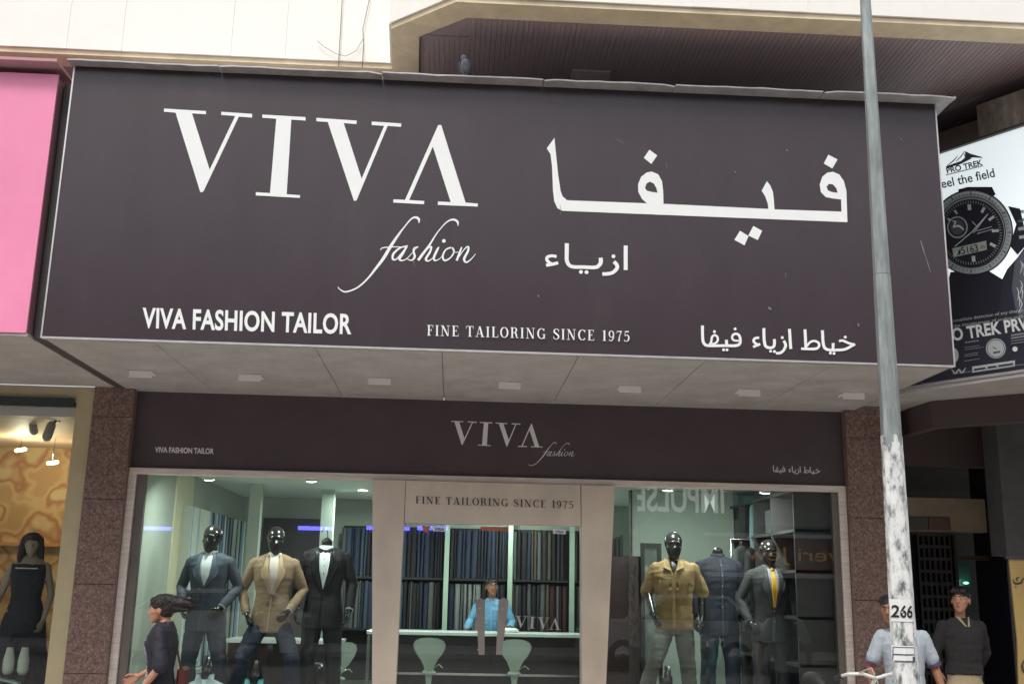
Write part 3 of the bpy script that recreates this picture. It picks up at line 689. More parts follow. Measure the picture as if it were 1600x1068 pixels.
for bi, (bn, x0, x1) in enumerate(bays):
    for tier, z0, h in (('upper', zm1+.052, .66), ('lower', 1.012, .62)):
        x = x0
        while x < x1-.03:
            w = random.choice((.03, .04, .05, .06, .08))
            if x+w > x1: break
            pal = ['navy', 'navy', 'navy', 'charcoal', 'black', 'black', 'navy', 'slate blue', 'grey'] if bi < 1 else ['charcoal', 'black', 'black', 'navy', 'charcoal', 'grey', 'black', 'black', 'navy'] if bi == 1 else ['charcoal', 'black', 'grey', 'brown', 'navy', 'black', 'charcoal', 'black', 'brown', 'grey']
            if tier == 'lower' and bi == 1 and x < x0+.42 and x > x0+.08: pal = ['pale grey', 'grey', 'pale grey']
            if bi == 0 and tier == 'lower' and x < x0+.3: pal = ['pale grey', 'grey', 'navy']
            if tier == 'lower' and bi == 2 and x > x0+.5: pal = ['wine', 'black', 'grey']
            c = random.choice(pal)
            fabric(c, (x+w/2, 4.86+random.uniform(-.02, .02), z0), w-.003, .24, h+random.choice((0, 0, .02)), f'{c} folded suit fabric in the {tier} row of the {bn} rack bay', f'{c} fabric lengths in the {tier} {bn} rack bay')
            x += w+random.uniform(0, .012)
# light shirt fabrics along the left wall
lcol = {'white': (.62, .66, .60), 'ice blue': (.36, .48, .55), 'sky blue': (.20, .33, .44), 'cream white': (.62, .62, .52), 'dark stripe': (.06, .06, .07), 'pale lilac': (.42, .42, .50)}
y = 1.75; k = 0
while y < 4.95:
    w = random.choice((.06, .08, .1)); q = (y-1.75)/3.2
    c = random.choice(['white', 'white', 'cream white', 'ice blue'] if q < .32 else ['ice blue', 'sky blue', 'dark stripe', 'pale lilac', 'white'] if q < .75 else ['ice blue', 'white', 'dark stripe', 'sky blue'])
    for tier, z0, h in (('upper', 1.50, .92), ('lower', .62, .80)):
        fabric(c, (-2.985, y+w/2, z0), w-.003, .05, h, f'{c} shirt fabric hanging in the {tier} row along the left shop wall', f'{c} shirt fabrics in the {tier} row on the left wall', 'y')
    y += w
lr = thing('wall_rack', 'pale wall rack holding light shirt fabrics on the left shop wall', 'shelf', (-2.97, 3.3, 0))
part('shelf', MB().box(-3.048, -2.93, 1.72, 4.98, 1.44, 1.49), M_BLACK, lr); part('shelf', MB().box(-3.048, -2.90, 1.72, 4.98, .56, .61), M_COUNTERTOP, lr)
part('end_panel', MB().box(-3.048, -2.94, 1.70, 1.716, .56, 2.42), M_INWALL, lr)
# low table with the pale edge and cabinets near the mannequins
lt = thing('cutting_table', 'low pale topped table behind the mannequins in the left window', 'table', (-1.9, 2.4, 0))
part('table_top', MB().box(-2.55, -1.25, 2.1, 2.8, .93, .965), M_COUNTERTOP, lt); part('cabinet', MB().box(-2.5, -1.3, 2.14, 2.78, 0, .928), M_COUNTER, lt)
# counter
ct = thing('counter', 'long dark shop counter with pale top behind the bar stools', 'counter', (.55, 3.8, 0))
c0, c1 = at(573, 985, 3.6).x, at(985, 990, 3.6).x
part('counter_top', MB().box(c0, c1, 3.58, 4.15, .985, 1.03, bev=.006), M_COUNTERTOP, ct)
part('counter_front', MB().box(c0+.12, c1-.1, 3.66, 4.12, .05, .983), M_COUNTER, ct)
part('leg', MB().box(c0+.01, c0+.05, 3.62, 3.66, 0, .983), M_CHROME, ct); part('leg', MB().box(c1-.05, c1-.01, 3.62, 3.66, 0, .983), M_CHROME, ct)
part('foot_rail', MB().box(c0+.12, c1-.1, 3.60, 3.64, .50, .53), M_CHROME, ct)
# bar stools: sculpted back, seat, gas column, base, lever
def stool(label, px, Y, rz, zt_=.985):
    x = at(px, 1000, Y).x; t = thing('bar_stool', label, 'bar stool', (x, Y, 0), rz, 'white moulded bar stools in the shop')
    V = []; F = []; n = 14
    prof = [(-.42, .030), (-.36, .036), (-.28, .046), (-.21, .062), (-.13, .10), (-.06, .155), (.0, .185), (.05, .19), (.09, .165), (.115, .10), (.122, .02)]
    for side in (0, 1):
        for i, (z, w) in enumerate(prof):
            for j in range(n+1):
                u = -1+2*j/n; xx = w*u; yy = -.02-.03*(u*u)*(w/.19)**2+(.05 if z < -.2 else 0)+side*.014; yy = -.16+yy-(z*.12)
                V.append((xx, yy, zt_-.12+z))
    R = len(prof)*(n+1)
    for i in range(len(prof)-1):
        for j in range(n):
            q = i*(n+1)+j; F.append((q, q+1, q+n+2, q+n+1)); F.append((q+R, q+n+1+R, q+n+2+R, q+1+R))
    for i in range(len(prof)-1):
        for j in (0, n): q = i*(n+1)+j; F.append((q, q+n+1, q+n+1+R, q+R))
    part('backrest', MB().add(V, F, 0, True), M_STOOL, t, world=False)
    mb = MB(); mb.ell((0, -.03, zt_-.40), (.085, .16, .03), 24, 8); part('seat', mb, M_STOOL, t, world=False)
    mb = MB(); mb.lathe([(.032, .03), (.032, .42), (.022, .43), (.022, zt_-.42)]); part('column', mb, M_CHROME, t, world=False)
    mb = MB(); mb.lathe([(.21, 0), (.21, .012), (.12, .03), (.03, .05)], n=28); part('base', mb, M_CHROME, t, world=False)
    mb = MB(); mb.limb([(.0, 0, zt_-.39, .006), (.12, -.16, zt_-.30, .006), (.16, -.18, zt_-.335, .007)], 8); part('lever', mb, M_CHROME, t, world=False)
    return t
stool('white bar stool seen from behind, left of the door handles', 672, 2.75, 0, 1.0)
stool('white bar stool seen from behind, right of the door handles', 804, 2.75, 0, 1.0)
stool('white bar stool turned sideways beside the left door jamb', 520, 2.3, 1.1, .95)
stool('white bar stool in half shadow furthest left behind the dinner jacket', 500, 2.6, -1.2, .93)
# telephone / white helmet-like object on counter, not a lamp
ph = thing('desk_device', 'white rounded desk device on the counter right of the salesman', 'desk device', (at(796, 975, 3.75).x, 3.75, 1.031))
mb = MB(); mb.ell((0, 0, .025), (.13, .10, .045), 20, 8); part('shell', mb, M_WHITE, ph, world=False)
mb = MB(); mb.limb([(-.12, -.02, .05, .012), (.0, -.05, .085, .014), (.12, -.02, .03, .012)], 8); part('arm', mb, mat('dark_plastic', (.05, .05, .05), .4), ph, world=False)
# dark cabinet and leaning frame in the right window
cb = thing('cabinet', 'dark brown cabinet beside the right door jamb', 'cabinet', (at(975, 980, 2.2).x, 2.3, 0))
a_, b_ = at(955, 870, 2.1).x, at(1001, 870, 2.1).x
part('carcass', MB().box(a_-.1, b_, 2.1, 2.54, 0, at(980, 868, 2.1).z, bev=.006), mat('wine_wood', (.035, .018, .018), .35, var=.3, scale=4, stretch=(1, 1, 8)), cb)
fb = thing('book_stack', 'small stack of dark catalogues on the brown cabinet', 'books', (at(966, 866, 2.2).x, 2.25, at(980, 868, 2.1).z+.001))
for i in range(3): part('book', MB().box(-.09+.05*i, -.05+.05*i, -.1, .1, 0, .2+.02*i), M_BLACK, fb, world=False)
mf = thing('standing_mirror', 'black framed standing mirror behind the khaki shirted mannequin', 'mirror', (at(1018, 980, 1.9).x, 1.9, 0))
a_, b_, zt1 = at(1002, 900, 1.9).x, at(1034, 900, 1.9).x, at(1018, 848, 1.9).z
mb = MB(); mb.box(a_, a_+.04, 1.9, 1.95, 0, zt1); mb.box(b_-.04, b_, 1.9, 1.95, 0, zt1); mb.box(a_+.041, b_-.041, 1.9, 1.95, zt1-.05, zt1); part('frame', mb, M_BLACK, mf)
part('mirror_glass', MB().box(a_+.041, b_-.041, 1.92, 1.94, .05, zt1-.052), mat('mirror_glass', (.5, .56, .52), .08, metal=.8), mf)
# dark shelves on the right wall
rs = thing('wall_shelf', 'dark open wall shelves on the right hand shop wall', 'shelf', (3.6, 1.9, 0))
wd = mat('dark_shelf', (.05, .045, .045), .4, var=.2)
for z in (.9, 1.35, 1.8, 2.2, 2.6): part('shelf_board', MB().box(3.40, 3.798, .1, 2.9, z, z+.03), wd, rs)
for y_ in (.13, .9, 1.55, 2.2, 2.87): part('side_board', MB().box(3.398, 3.797, y_-.03, y_-.002, .35, 2.63), wd, rs)
part('back_board', MB().box(3.785, 3.7985, .1, 2.9, .35, 2.63), mat('shelf_back', (.10, .13, .13), .6), rs)
for i, (y_, z_, s_) in enumerate(((1.15, 2.231, .32), (1.7, 2.231, .3), (1.2, 1.831, .26), (1.85, 1.831, .3), (2.5, 1.831, .28), (1.3, 1.381, .25), (1.95, 1.381, .3), (2.5, 2.231, .3))):
    o = part('shoe_box', MB().box(3.45, 3.72, y_-.13, y_+.13, z_, z_+s_*.8, bev=.004), mat('box_grey', (.12, .13, .14), .6, var=.3)); tag(o, ['grey carton on the top right wall shelf', 'grey carton on the middle right wall shelf', 'grey carton on the lower right wall shelf'][0 if z_ > 2 else 1 if z_ > 1.5 else 2], 'box', ['cartons on the top shelf', 'cartons on the middle shelf', 'cartons on the lower shelf'][0 if z_ > 2 else 1 if z_ > 1.5 else 2])
# ------------------------------------------------------------------ figures
def merged(dst, src, M=None):
    V = [M @ Vector(v) for v in src.v] if M else src.v
    k = len(dst.v); dst.v += [tuple(v) for v in V]
    for f, m_, s_ in zip(src.f, src.m, src.smooth): dst.f.append([i+k for i in f]); dst.m.append(m_); dst.smooth.append(s_)
def head_shape(female=False, egg=False):
    """unit head: chin at z=0, crown at z=1, facing -y"""
    b = MB(); jw = .9 if female else 1
    b.ell((0, .07, .62), (.325, .415, .385), 24, 16)
    b.loft([(0, -.20, .005, .09*jw, .09), (0, -.175, .06, .155*jw, .15), (0, -.13, .16, .215*jw, .215), (0, -.09, .28, .255*jw, .265), (0, -.05, .42, .285, .315), (0, -.02, .56, .29, .345), (0, 0, .66, .28, .33)], 24)
    b.limb([(0, -.315, .56, .03), (0, -.36, .47, .036), (0, -.415, .37, .048)], 10)                    # nose
    b.limb([(-.045, -.37, .355, .028), (.045, -.37, .355, .028)], 8)
    b.limb([(-.17, -.30, .585, .035), (-.07, -.335, .60, .04), (.07, -.335, .60, .04), (.17, -.30, .585, .035)], 8)   # brow
    for s_ in (-1, 1): b.ell((s_*.19, -.235, .40), (.07, .06, .07), 10, 8)                             # cheek
    b.limb([(-.085, -.30, .225, .02), (0, -.335, .235, .026), (.085, -.30, .225, .02)], 8)
    b.limb([(-.07, -.295, .18, .02), (0, -.325, .175, .028), (.07, -.295, .18, .02)], 8)
    b.ell((0, -.265, .055), (.08*jw, .06, .06), 10, 8)
    if not egg:
        for s_ in (-1, 1): b.ell((s_*.325, .05, .44), (.035, .085, .125), 10, 8, R=Matrix.Rotation(s_*.25, 3, 'Z'))
    return b
def hand_shape(curl=.55, side=1):
    """unit hand: wrist at origin, fingers towards -z, palm faces +x*side, thumb towards -y"""
    b = MB()
    for y in (-.032, -.011, .011, .030): b.limb([(0, y*.75, -.008, .016), (0, y, -.085, .015)], 8)
    for y, L in ((-.036, .072), (-.012, .082), (.012, .077), (.034, .060)):
        p = Vector((0, y, -.088)); a = .18; pts = [(*p, .0105)]
        for q, s_ in enumerate((.42, .32, .26)):
            a += curl*(.55+.35*q); p = p+Vector((side*math.sin(a), 0, -math.cos(a)))*L*s_; pts.append((*p, .0095-.0012*q))
        b.limb(pts, 8)
    b.limb([(side*.004, -.022, -.02, .015), (side*.014, -.048, -.05, .013), (side*.022, -.06, -.078, .011), (side*.024, -.058, -.102, .0095)], 8)
    return b
def hand_at(dst, elbow, wrist, side, curl=.55, k=1.0):
    e, w = Vector(elbow), Vector(wrist); z = (e-w).normalized(); x = Vector((1, 0, 0)); x = (x-z*x.dot(z)).normalized(); y = z.cross(x)
    M = Matrix(((x.x, y.x, z.x, w.x), (x.y, y.y, z.y, w.y), (x.z, y.z, z.z, w.z), (0, 0, 0, 1))) @ Matrix.Scale(k, 4)
    merged(dst, hand_shape(curl, -side), M)
TOR = {'slim': [(0, 0, .86, .165, .110), (0, 0, .95, .172, .118), (0, -.005, 1.08, .148, .102), (0, -.01, 1.22, .165, .115), (0, -.01, 1.34, .185, .118), (0, .0, 1.43, .192, .098), (0, .005, 1.475, .145, .080), (0, .005, 1.505, .085, .066)],
       'jacket': [(0, 0, .76, .200, .135), (0, 0, .90, .194, .132), (0, -.005, 1.02, .170, .118), (0, -.005, 1.12, .160, .113), (0, -.01, 1.28, .190, .130), (0, -.005, 1.38, .206, .124), (0, .0, 1.45, .210, .098), (0, .005, 1.485, .160, .085), (0, .01, 1.515, .085, .066)],
       'shirt': [(0, 0, .84, .188, .130), (0, 0, .94, .186, .130), (0, -.005, 1.08, .172, .120), (0, -.01, 1.24, .192, .132), (0, -.01, 1.36, .208, .128), (0, .0, 1.44, .205, .102), (0, .005, 1.48, .150, .082), (0, .01, 1.51, .078, .068)],
       'female': [(0, 0, .84, .175, .12), (0, 0, .93, .172, .122), (0, 0, 1.05, .128, .095), (0, -.01, 1.18, .142, .118), (0, -.015, 1.27, .155, .135), (0, 0, 1.38, .160, .095), (0, .005, 1.43, .11, .075), (0, .01, 1.46, .06, .055)]}
def front_y(rings, x, z):
    """y of the front surface of a torso loft"""
    for a, b in zip(rings, rings[1:]):
        if a[2] <= z <= b[2] or (b is rings[-1] and z > b[2]) or (a is rings[0] and z < a[2]):
            t = min(max((z-a[2])/(b[2]-a[2]), 0), 1); A = a[3]+(b[3]-a[3])*t; B = a[4]+(b[4]-a[4])*t; cy = a[1]+(b[1]-a[1])*t
            q = max(0, 1-(x/A)**2); return cy-B*math.sqrt(q)
    return 0
def patch(rings, rows, off, n=6, th=.006):
    """strip lying on the chest: rows (z, x_left, x_right), given thickness"""
    V = []; L = len(rows)
    for o in (off, off-th):
        for z, a, b in rows:
            for j in range(n+1):
                x = a+(b-a)*j/n; V.append((x, front_y(rings, x, z)-o, z))
    F = []; R = L*(n+1)
    for i in range(L-1):
        for j in range(n):
            q = i*(n+1)+j; F += [(q, q+1, q+n+2, q+n+1), (q+R, q+n+1+R, q+n+2+R, q+1+R)]
    for i in range(L-1):
        for j in (0, n): q = i*(n+1)+j; F.append((q, q+n+1, q+n+1+R, q+R))
    return MB().add(V, F, 0, True)
def interp_rows(pts, n=10):
    out = []
    for i in range(n+1):
        z = pts[0][0]+(pts[-1][0]-pts[0][0])*i/n
        for a, b in zip(pts, pts[1:]):
            if min(a[0], b[0])-1e-6 <= z <= max(a[0], b[0])+1e-6:
                t = (z-a[0])/(b[0]-a[0]); out.append((z, a[1]+(b[1]-a[1])*t, a[2]+(b[2]-a[2])*t)); break
    return out
def face(t, c, h, yaw, skin, M):
    """eyes, brows, mouth as separate small parts"""
    for s_ in (-1, 1):
        e = MB(); merged(e, MB().ell((s_*.118, -.318, .505), (.052, .03, .028), 10, 6), M); part('eye', e, M_EYE, t, world=False)
        e = MB(); merged(e, MB().ell((s_*.118, -.342, .505), (.027, .012, .026), 8, 6), M); part('iris', e, M_BLACK, t, world=False)
        e = MB(); merged(e, MB().limb([(s_*.045, -.378, .600, .018), (s_*.12, -.366, .625, .020), (s_*.20, -.315, .600, .012)], 6), M); part('eyebrow', e, M_HAIR, t, world=False)
    e = MB(); merged(e, MB().limb([(-.085, -.325, .203, .014), (0, -.360, .207, .022), (.085, -.325, .203, .014)], 6), M); part('mouth', e, M_LIP, t, world=False)
def head_matrix(c, h, yaw=0, pitch=0):
    return Matrix.Translation(c) @ Matrix.Rotation(yaw, 4, 'Z') @ Matrix.Rotation(pitch, 4, 'X') @ Matrix.Scale(h, 4)
def legs(mb, hipz, w, kneeL, kneeR, ankL, ankR, r=(.092, .068, .052)):
    for s_, kn, an in ((-1, kneeL, ankL), (1, kneeR, ankR)):
        mb.limb([(s_*w, 0, hipz, r[0]), (s_*w*1.02+(kn[0]-s_*w)*.5, kn[1]*.5, (hipz+kn[2])/2, (r[0]+r[1])/2+.006), (*kn, r[1]), ((kn[0]+an[0])/2, (kn[1]+an[1])/2+.01, (kn[2]+an[2])/2, (r[1]+r[2])/2+.003), (*an, r[2])], 14)
def shoes(t, ankL, ankR, m):
    for an in (ankL, ankR):
        b = MB(); b.limb([(an[0], an[1]+.03, .045, .042), (an[0]*1.02, an[1]-.07, .04, .044), (an[0]*1.06, an[1]-.17, .03, .034)], 10)
        V = [(x, y, max(z, .0)) for x, y, z in b.v]; b.v = V; part('shoe', b, m, t, world=False)
def arm(mb, sh_, el, wr, r):
    mb.limb([(*sh_, r[0]), ((sh_[0]+el[0])/2, (sh_[1]+el[1])/2, (sh_[2]+el[2])/2, (r[0]+r[1])/2), (*el, r[1]), ((wr[0]+el[0])/2, (wr[1]+el[1])/2, (wr[2]+el[2])/2, (r[1]+r[2])/2+.002), (*wr, r[2])], 14)
def buttons(t, rings, zs, m, x=0, r=.008):
    b = MB()
    for z in zs: b.ell((x, front_y(rings, x, z)-.012, z), (r, .004, r), 8, 4)
    part('button', b, m, t, world=False)

def mannequin(label, loc, rz, k, top, topcol, trouser, shirtcol=None, tiecol=None, head=True, elL=(-.29, .03, 1.17), wrL=(-.25, -.10, .97), elR=(.29, .03, 1.17), wrR=(.25, -.10, .97),
              knL=(-.12, -.02, .50), knR=(.12, -.02, .50), anL=(-.13, .02, .09), anR=(.13, .02, .09), yaw=0, V=(1.19, .055), short=False, crumple=.0065, hook=False, group=None, bow=False, double=False):
    t = thing('mannequin', label, 'mannequin', loc, rz, group)
    t.scale = (k, k, k)
    rg = TOR['jacket' if top == 'jacket' else 'shirt']
    tc = mat('garment_'+topcol[0], topcol[1], .75, var=.12, scale=60, bump=.12, bscale=300)
    b = MB(); b.loft(rg, 28, e=.92)
    sl = (.060, .050, .043) if top == 'jacket' else (.062, .056, .050)
    for s_, el, wr in ((-1, elL, wrL), (1, elR, wrR)):
        if short:
            m_ = tuple(a_+(c_-a_)*1.0 for a_, c_ in zip((s_*.19, 0, 1.43), el)); b.limb([(s_*.182, .0, 1.425, .060), (*m_, .066)], 14)
        else:
            a_ = Vector(el); c_ = Vector(wr); q = c_+(a_-c_).normalized()*.035; arm(b, (s_*.188, .0, 1.42), el, tuple(q), sl)
    jk = part('jacket' if top == 'jacket' else 'shirt', fuse(b, 'top', tc, .009, 3, crumple), None, t, world=False)
    # neck, head and hands in gloss black
    b = MB(); b.limb([(0, .012, 1.44, .058), (0, .0, 1.56 if not head else 1.60, .052)], 14)
    if head: merged(b, head_shape(egg=True), head_matrix(Vector((0, -.015, 1.512)), .275, yaw))
    if not head: b.loft([(0, .0, 1.56, .054, .054), (0, 0, 1.585, .05, .05)], 16)
    part('head' if head else 'neck_block', fuse(b, 'head', M_BLACKGLOSS, .007, 3), None, t, world=False)
    if hook: part('hook', MB().tube([(.0, 0, 1.57, .006), (.0, 0, 1.66, .006), (-.02, 0, 1.70, .006), (-.05, 0, 1.69, .006), (-.055, 0, 1.66, .006)], 8), M_CHROME, t, world=False)
    for s_, el, wr in ((-1, elL, wrL), (1, elR, wrR)):
        b = MB(); hand_at(b, el, wr, s_, .5)
        if short: arm(b, (el[0]*.97, el[1], el[2]+.06), el, wr, (.045, .042, .03))
        else:
            a_ = (Vector(el)-Vector(wr)).normalized(); w_ = Vector(wr); b.limb([(*(w_+a_*.10), .028), (*w_, .026)], 10)
        part('hand', fuse(b, 'hand', M_BLACKGLOSS, .0065, 2), None, t, world=False)
        if not short and shirtcol:
            a_ = (Vector(el)-Vector(wr)).normalized(); w_ = Vector(wr)
            part('cuff', MB().tube([(*(w_+a_*.10), .038), (*(w_+a_*.012), .040)], 16), mat('shirt_'+shirtcol[0], shirtcol[1], .6), t, world=False)
    # trousers
    b = MB(); b.loft([(0, 0, .80, .165, .12), (0, 0, .90, .178, .125), (0, 0, 1.0, .150, .110)], 24); legs(b, .86, .085, knL, knR, anL, anR, (.092, .072, .066))
    part('trousers', fuse(b, 'trousers', mat('garment_'+trouser[0], trouser[1], .8, var=.12, scale=60, bump=.12, bscale=300), .010, 3, .011), None, t, world=False)
    shoes(t, anL, anR, M_BLACKGLOSS)
    if top == 'jacket' and shirtcol:
        zb_, hw = V; sm = mat('shirt_'+shirtcol[0], shirtcol[1], .6)
        part('shirt_front', patch(rg, interp_rows([(zb_, -.001, .001), (1.30, -hw*.85, hw*.85), (1.42, -hw*1.05, hw*1.05), (1.505, -.045, .045)]), .012), sm, t, world=False)
        dx = .045 if double else 0
        for s_ in (-1, 1):
            rows = [(zb_-.005, s_*.004-dx*s_*-1*0, s_*.014), (1.28, s_*hw*.78, s_*(hw*.8+.062)), (1.375, s_*hw*1.0, s_*(hw+.085)), (1.385, s_*hw*1.02, s_*(hw+.05)), (1.46, s_*hw*1.0, s_*(hw+.035)), (1.50, s_*.052, s_*.075)]
            part('lapel', patch(rg, interp_rows(rows, 14), .021, 5, .012), mat('lapel_'+topcol[0], tuple(c*(1.7) for c in topcol[1]) if not bow else (.01, .01, .012), .75 if not bow else .3), t, world=False)
            b = MB(); V_ = [(s_*.006, -.105, 1.455), (s_*.052, -.105, 1.435), (s_*.066, -.045, 1.525), (s_*.02, -.075, 1.515)]
            b.add(V_+[(x, y+.006, z-.002) for x, y, z in V_], [(0, 1, 2, 3), (7, 6, 5, 4), (0, 4, 5, 1), (1, 5, 6, 2), (2, 6, 7, 3), (3, 7, 4, 0)]); part('collar', b, sm, t, world=False)
        part('collar_band', MB().loft([(0, .005, 1.485, .069, .067), (0, .0, 1.53, .063, .062)], 20), sm, t, world=False)
        if tiecol:
            part('tie', patch(rg, interp_rows([(zb_+.005, -.012, .012), (1.28, -.030, .030), (1.40, -.021, .021), (1.47, -.013, .013)]), .022, 4), mat('tie_'+tiecol[0], tiecol[1], .45), t, world=False)
            b = MB(); b.ell((0, front_y(rg, 0, 1.475)-.02, 1.478), (.020, .012, .020), 10, 8); part('tie_knot', b, MATS['tie_'+tiecol[0]], t, world=False)
        if bow:
            b = MB(); y_ = -.10
            for s_ in (-1, 1): b.add([(0, y_, 1.485), (0, y_, 1.463), (s_*.062, y_-.005, 1.445), (s_*.062, y_-.005, 1.507), (0, y_+.015, 1.485), (0, y_+.015, 1.463), (s_*.062, y_+.01, 1.445), (s_*.062, y_+.01, 1.507)], [(0, 1, 2, 3), (7, 6, 5, 4), (0, 3, 7, 4), (1, 5, 6, 2), (2, 6, 7, 3)])
            b.ell((0, y_, 1.475), (.014, .014, .014)); part('bow_tie', b, M_BLACK, t, world=False); buttons(t, rg, (1.40, 1.335, 1.27), M_BLACK, 0, .006)
        buttons(t, rg, (zb_-.03, zb_-.13) if not double else (zb_-.03, zb_-.12), mat('button_horn', (.25, .2, .14), .3) if not bow else M_BLACK, 0 if not double else -.05)
        part('pocket_flap', patch(rg, interp_rows([(.925, -.165, -.085), (.955, -.165, -.085)], 3), .004), MATS['lapel_'+topcol[0]], t, world=False)
        part('pocket_flap', patch(rg, interp_rows([(.925, .085, .165), (.955, .085, .165)], 3), .004), MATS['lapel_'+topcol[0]], t, world=False)
        part('front_seam', patch(rg, interp_rows([(.77, -.030, -.018), (zb_-.01, -.002, .006)], 8), .003, 2, .005), MATS['lapel_'+topcol[0]], t, world=False)
    return t
NAVYGREY = ('blue_grey', (.050, .062, .085)); TAN = ('tan', (.29, .20, .125)); TUX = ('tuxedo', (.014, .014, .017)); KHAKI = ('khaki', (.27, .175, .075)); NAVY = ('navy', (.014, .017, .030)); DGREY = ('dark_grey', (.034, .033, .036))
def standpos(px, py, Y, z, k, base=.34):
    p = at(px, py, Y); return (p.x, Y, base)
DZ = .34
def mk(h_top): return (h_top-DZ)/1.80
zt_ = at(333, 817, .62).z
mannequin('glossy black mannequin in an open blue grey suit over a white shirt, left window', (at(329, 880, .62).x, .62, DZ), -.12, mk(zt_), 'jacket', NAVYGREY, ('blue_grey2', (.050, .058, .078)), ('white', (.60, .66, .66)), None,
          elL=(-.29, .04, 1.18), wrL=(-.19, -.16, .98), elR=(.29, .04, 1.18), wrR=(.19, -.16, .98), knL=(-.13, -.03, .5), knR=(.17, -.02, .5), anL=(-.15, 0, .09), anR=(.24, .02, .09), yaw=-.15, double=True)
zt_ = at(432, 820, .66).z
mannequin('glossy black mannequin in a tan jacket and navy trousers beside the blue suit', (at(429, 880, .66).x, .66, DZ), .10, mk(zt_), 'jacket', TAN, ('denim', (.030, .036, .060)), ('checked', (.62, .55, .50)), None,
          elL=(-.30, .04, 1.16), wrL=(-.23, -.10, .93), elR=(.30, .05, 1.16), wrR=(.17, -.17, .96), knL=(-.24, -.16, .52), knR=(.24, -.16, .52), anL=(-.26, .05, .09), anR=(.26, .05, .09), yaw=.1, V=(1.13, .05))
zt_ = at(508, 843, .85).z
mannequin('headless mannequin in a black dinner jacket with bow tie and a hook at the neck', (at(508, 900, .85).x, .85, DZ), .0, (zt_-DZ)/1.585, 'jacket', TUX, TUX, ('white', (.60, .66, .66)), None, head=False, hook=True, bow=True, V=(1.12, .05),
          elL=(-.265, .03, 1.16), wrL=(-.255, -.06, .92), elR=(.265, .03, 1.16), wrR=(.255, -.08, .92))
zt_ = at(1057, 828, .62).z
t4 = mannequin('glossy black mannequin in a khaki short sleeved shirt striding in grey trousers', (at(1053, 900, .62).x, .62, DZ), -.22, mk(zt_), 'shirt', KHAKI, ('olive_grey', (.13, .13, .115)), short=True, crumple=.014,
          elL=(-.265, .05, 1.20), wrL=(-.20, -.14, .98), elR=(.265, .05, 1.20), wrR=(.27, -.03, .96), knL=(-.20, -.14, .52), knR=(.12, .0, .50), anL=(-.34, -.12, .10), anR=(.15, .08, .09), yaw=.12)
rg = TOR['shirt']; km = mat('khaki_trim', (.33, .22, .095), .75)
for s_ in (-1, 1):
    part('chest_pocket', patch(rg, interp_rows([(1.18, s_*.05, s_*.14), (1.30, s_*.05, s_*.14)], 5), .020, 4), MATS['garment_khaki'], t4, world=False)
    part('pocket_flap', patch(rg, interp_rows([(1.275, s_*.045, s_*.145), (1.315, s_*.045, s_*.145)], 3), .026, 4), km, t4, world=False)
    b = MB(); V_ = [(s_*.020, -.145, 1.40), (s_*.10, -.125, 1.435), (s_*.09, -.05, 1.53), (s_*.045, -.09, 1.512)]
    b.add(V_+[(x, y+.006, z-.002) for x, y, z in V_], [(0, 1, 2, 3), (7, 6, 5, 4), (0, 4, 5, 1), (1, 5, 6, 2), (2, 6, 7, 3), (3, 7, 4, 0)]); part('collar', b, MATS['garment_khaki'], t4, world=False)
part('open_neck', patch(rg, interp_rows([(1.37, -.002, .002), (1.50, -.045, .045)], 6), .016, 4), M_BLACKGLOSS, t4, world=False)
part('placket', patch(rg, interp_rows([(.86, -.018, .018), (1.36, -.018, .018)], 14), .018, 3), km, t4, world=False)
buttons(t4, rg, (1.38, 1.28, 1.18, 1.08, .98), M_WHITE, 0, .006)
zt_ = at(1121, 858, .95).z
t5 = mannequin('headless mannequin in a buttoned navy stand collar suit', (at(1122, 900, .95).x, .95, DZ), .05, (zt_-DZ)/1.585, 'jacket', NAVY, ('slate', (.045, .052, .075)), None, None, head=False, elL=(-.255, .03, 1.16), wrL=(-.25, -.03, .92), elR=(.255, .03, 1.16), wrR=(.25, -.03, .92))
part('collar_band', MB().loft([(0, .008, 1.49, .082, .073), (0, .0, 1.545, .066, .064)], 20), MATS['garment_navy'], t5, world=False)
part('placket', patch(TOR['jacket'], interp_rows([(.77, -.012, .012), (1.49, -.012, .012)], 14), .008, 3), mat('navy_trim', (.03, .037, .06), .7), t5, world=False)
buttons(t5, TOR['jacket'], (1.43, 1.33, 1.23, 1.13, 1.03), mat('pale_button', (.4, .4, .38), .3), 0, .006)
zt_ = at(1197, 840, .66).z
mannequin('glossy black mannequin in a dark grey suit with a golden yellow tie, right window', (at(1201, 900, .66).x, .66, DZ), .08, mk(zt_), 'jacket', DGREY, DGREY, ('lilac', (.30, .28, .32)), ('gold', (.72, .38, .035)), V=(1.10, .052),
          elL=(-.31, .03, 1.17), wrL=(-.26, -.12, .95), elR=(.30, .03, 1.16), wrR=(.27, -.06, .93), yaw=-.1)
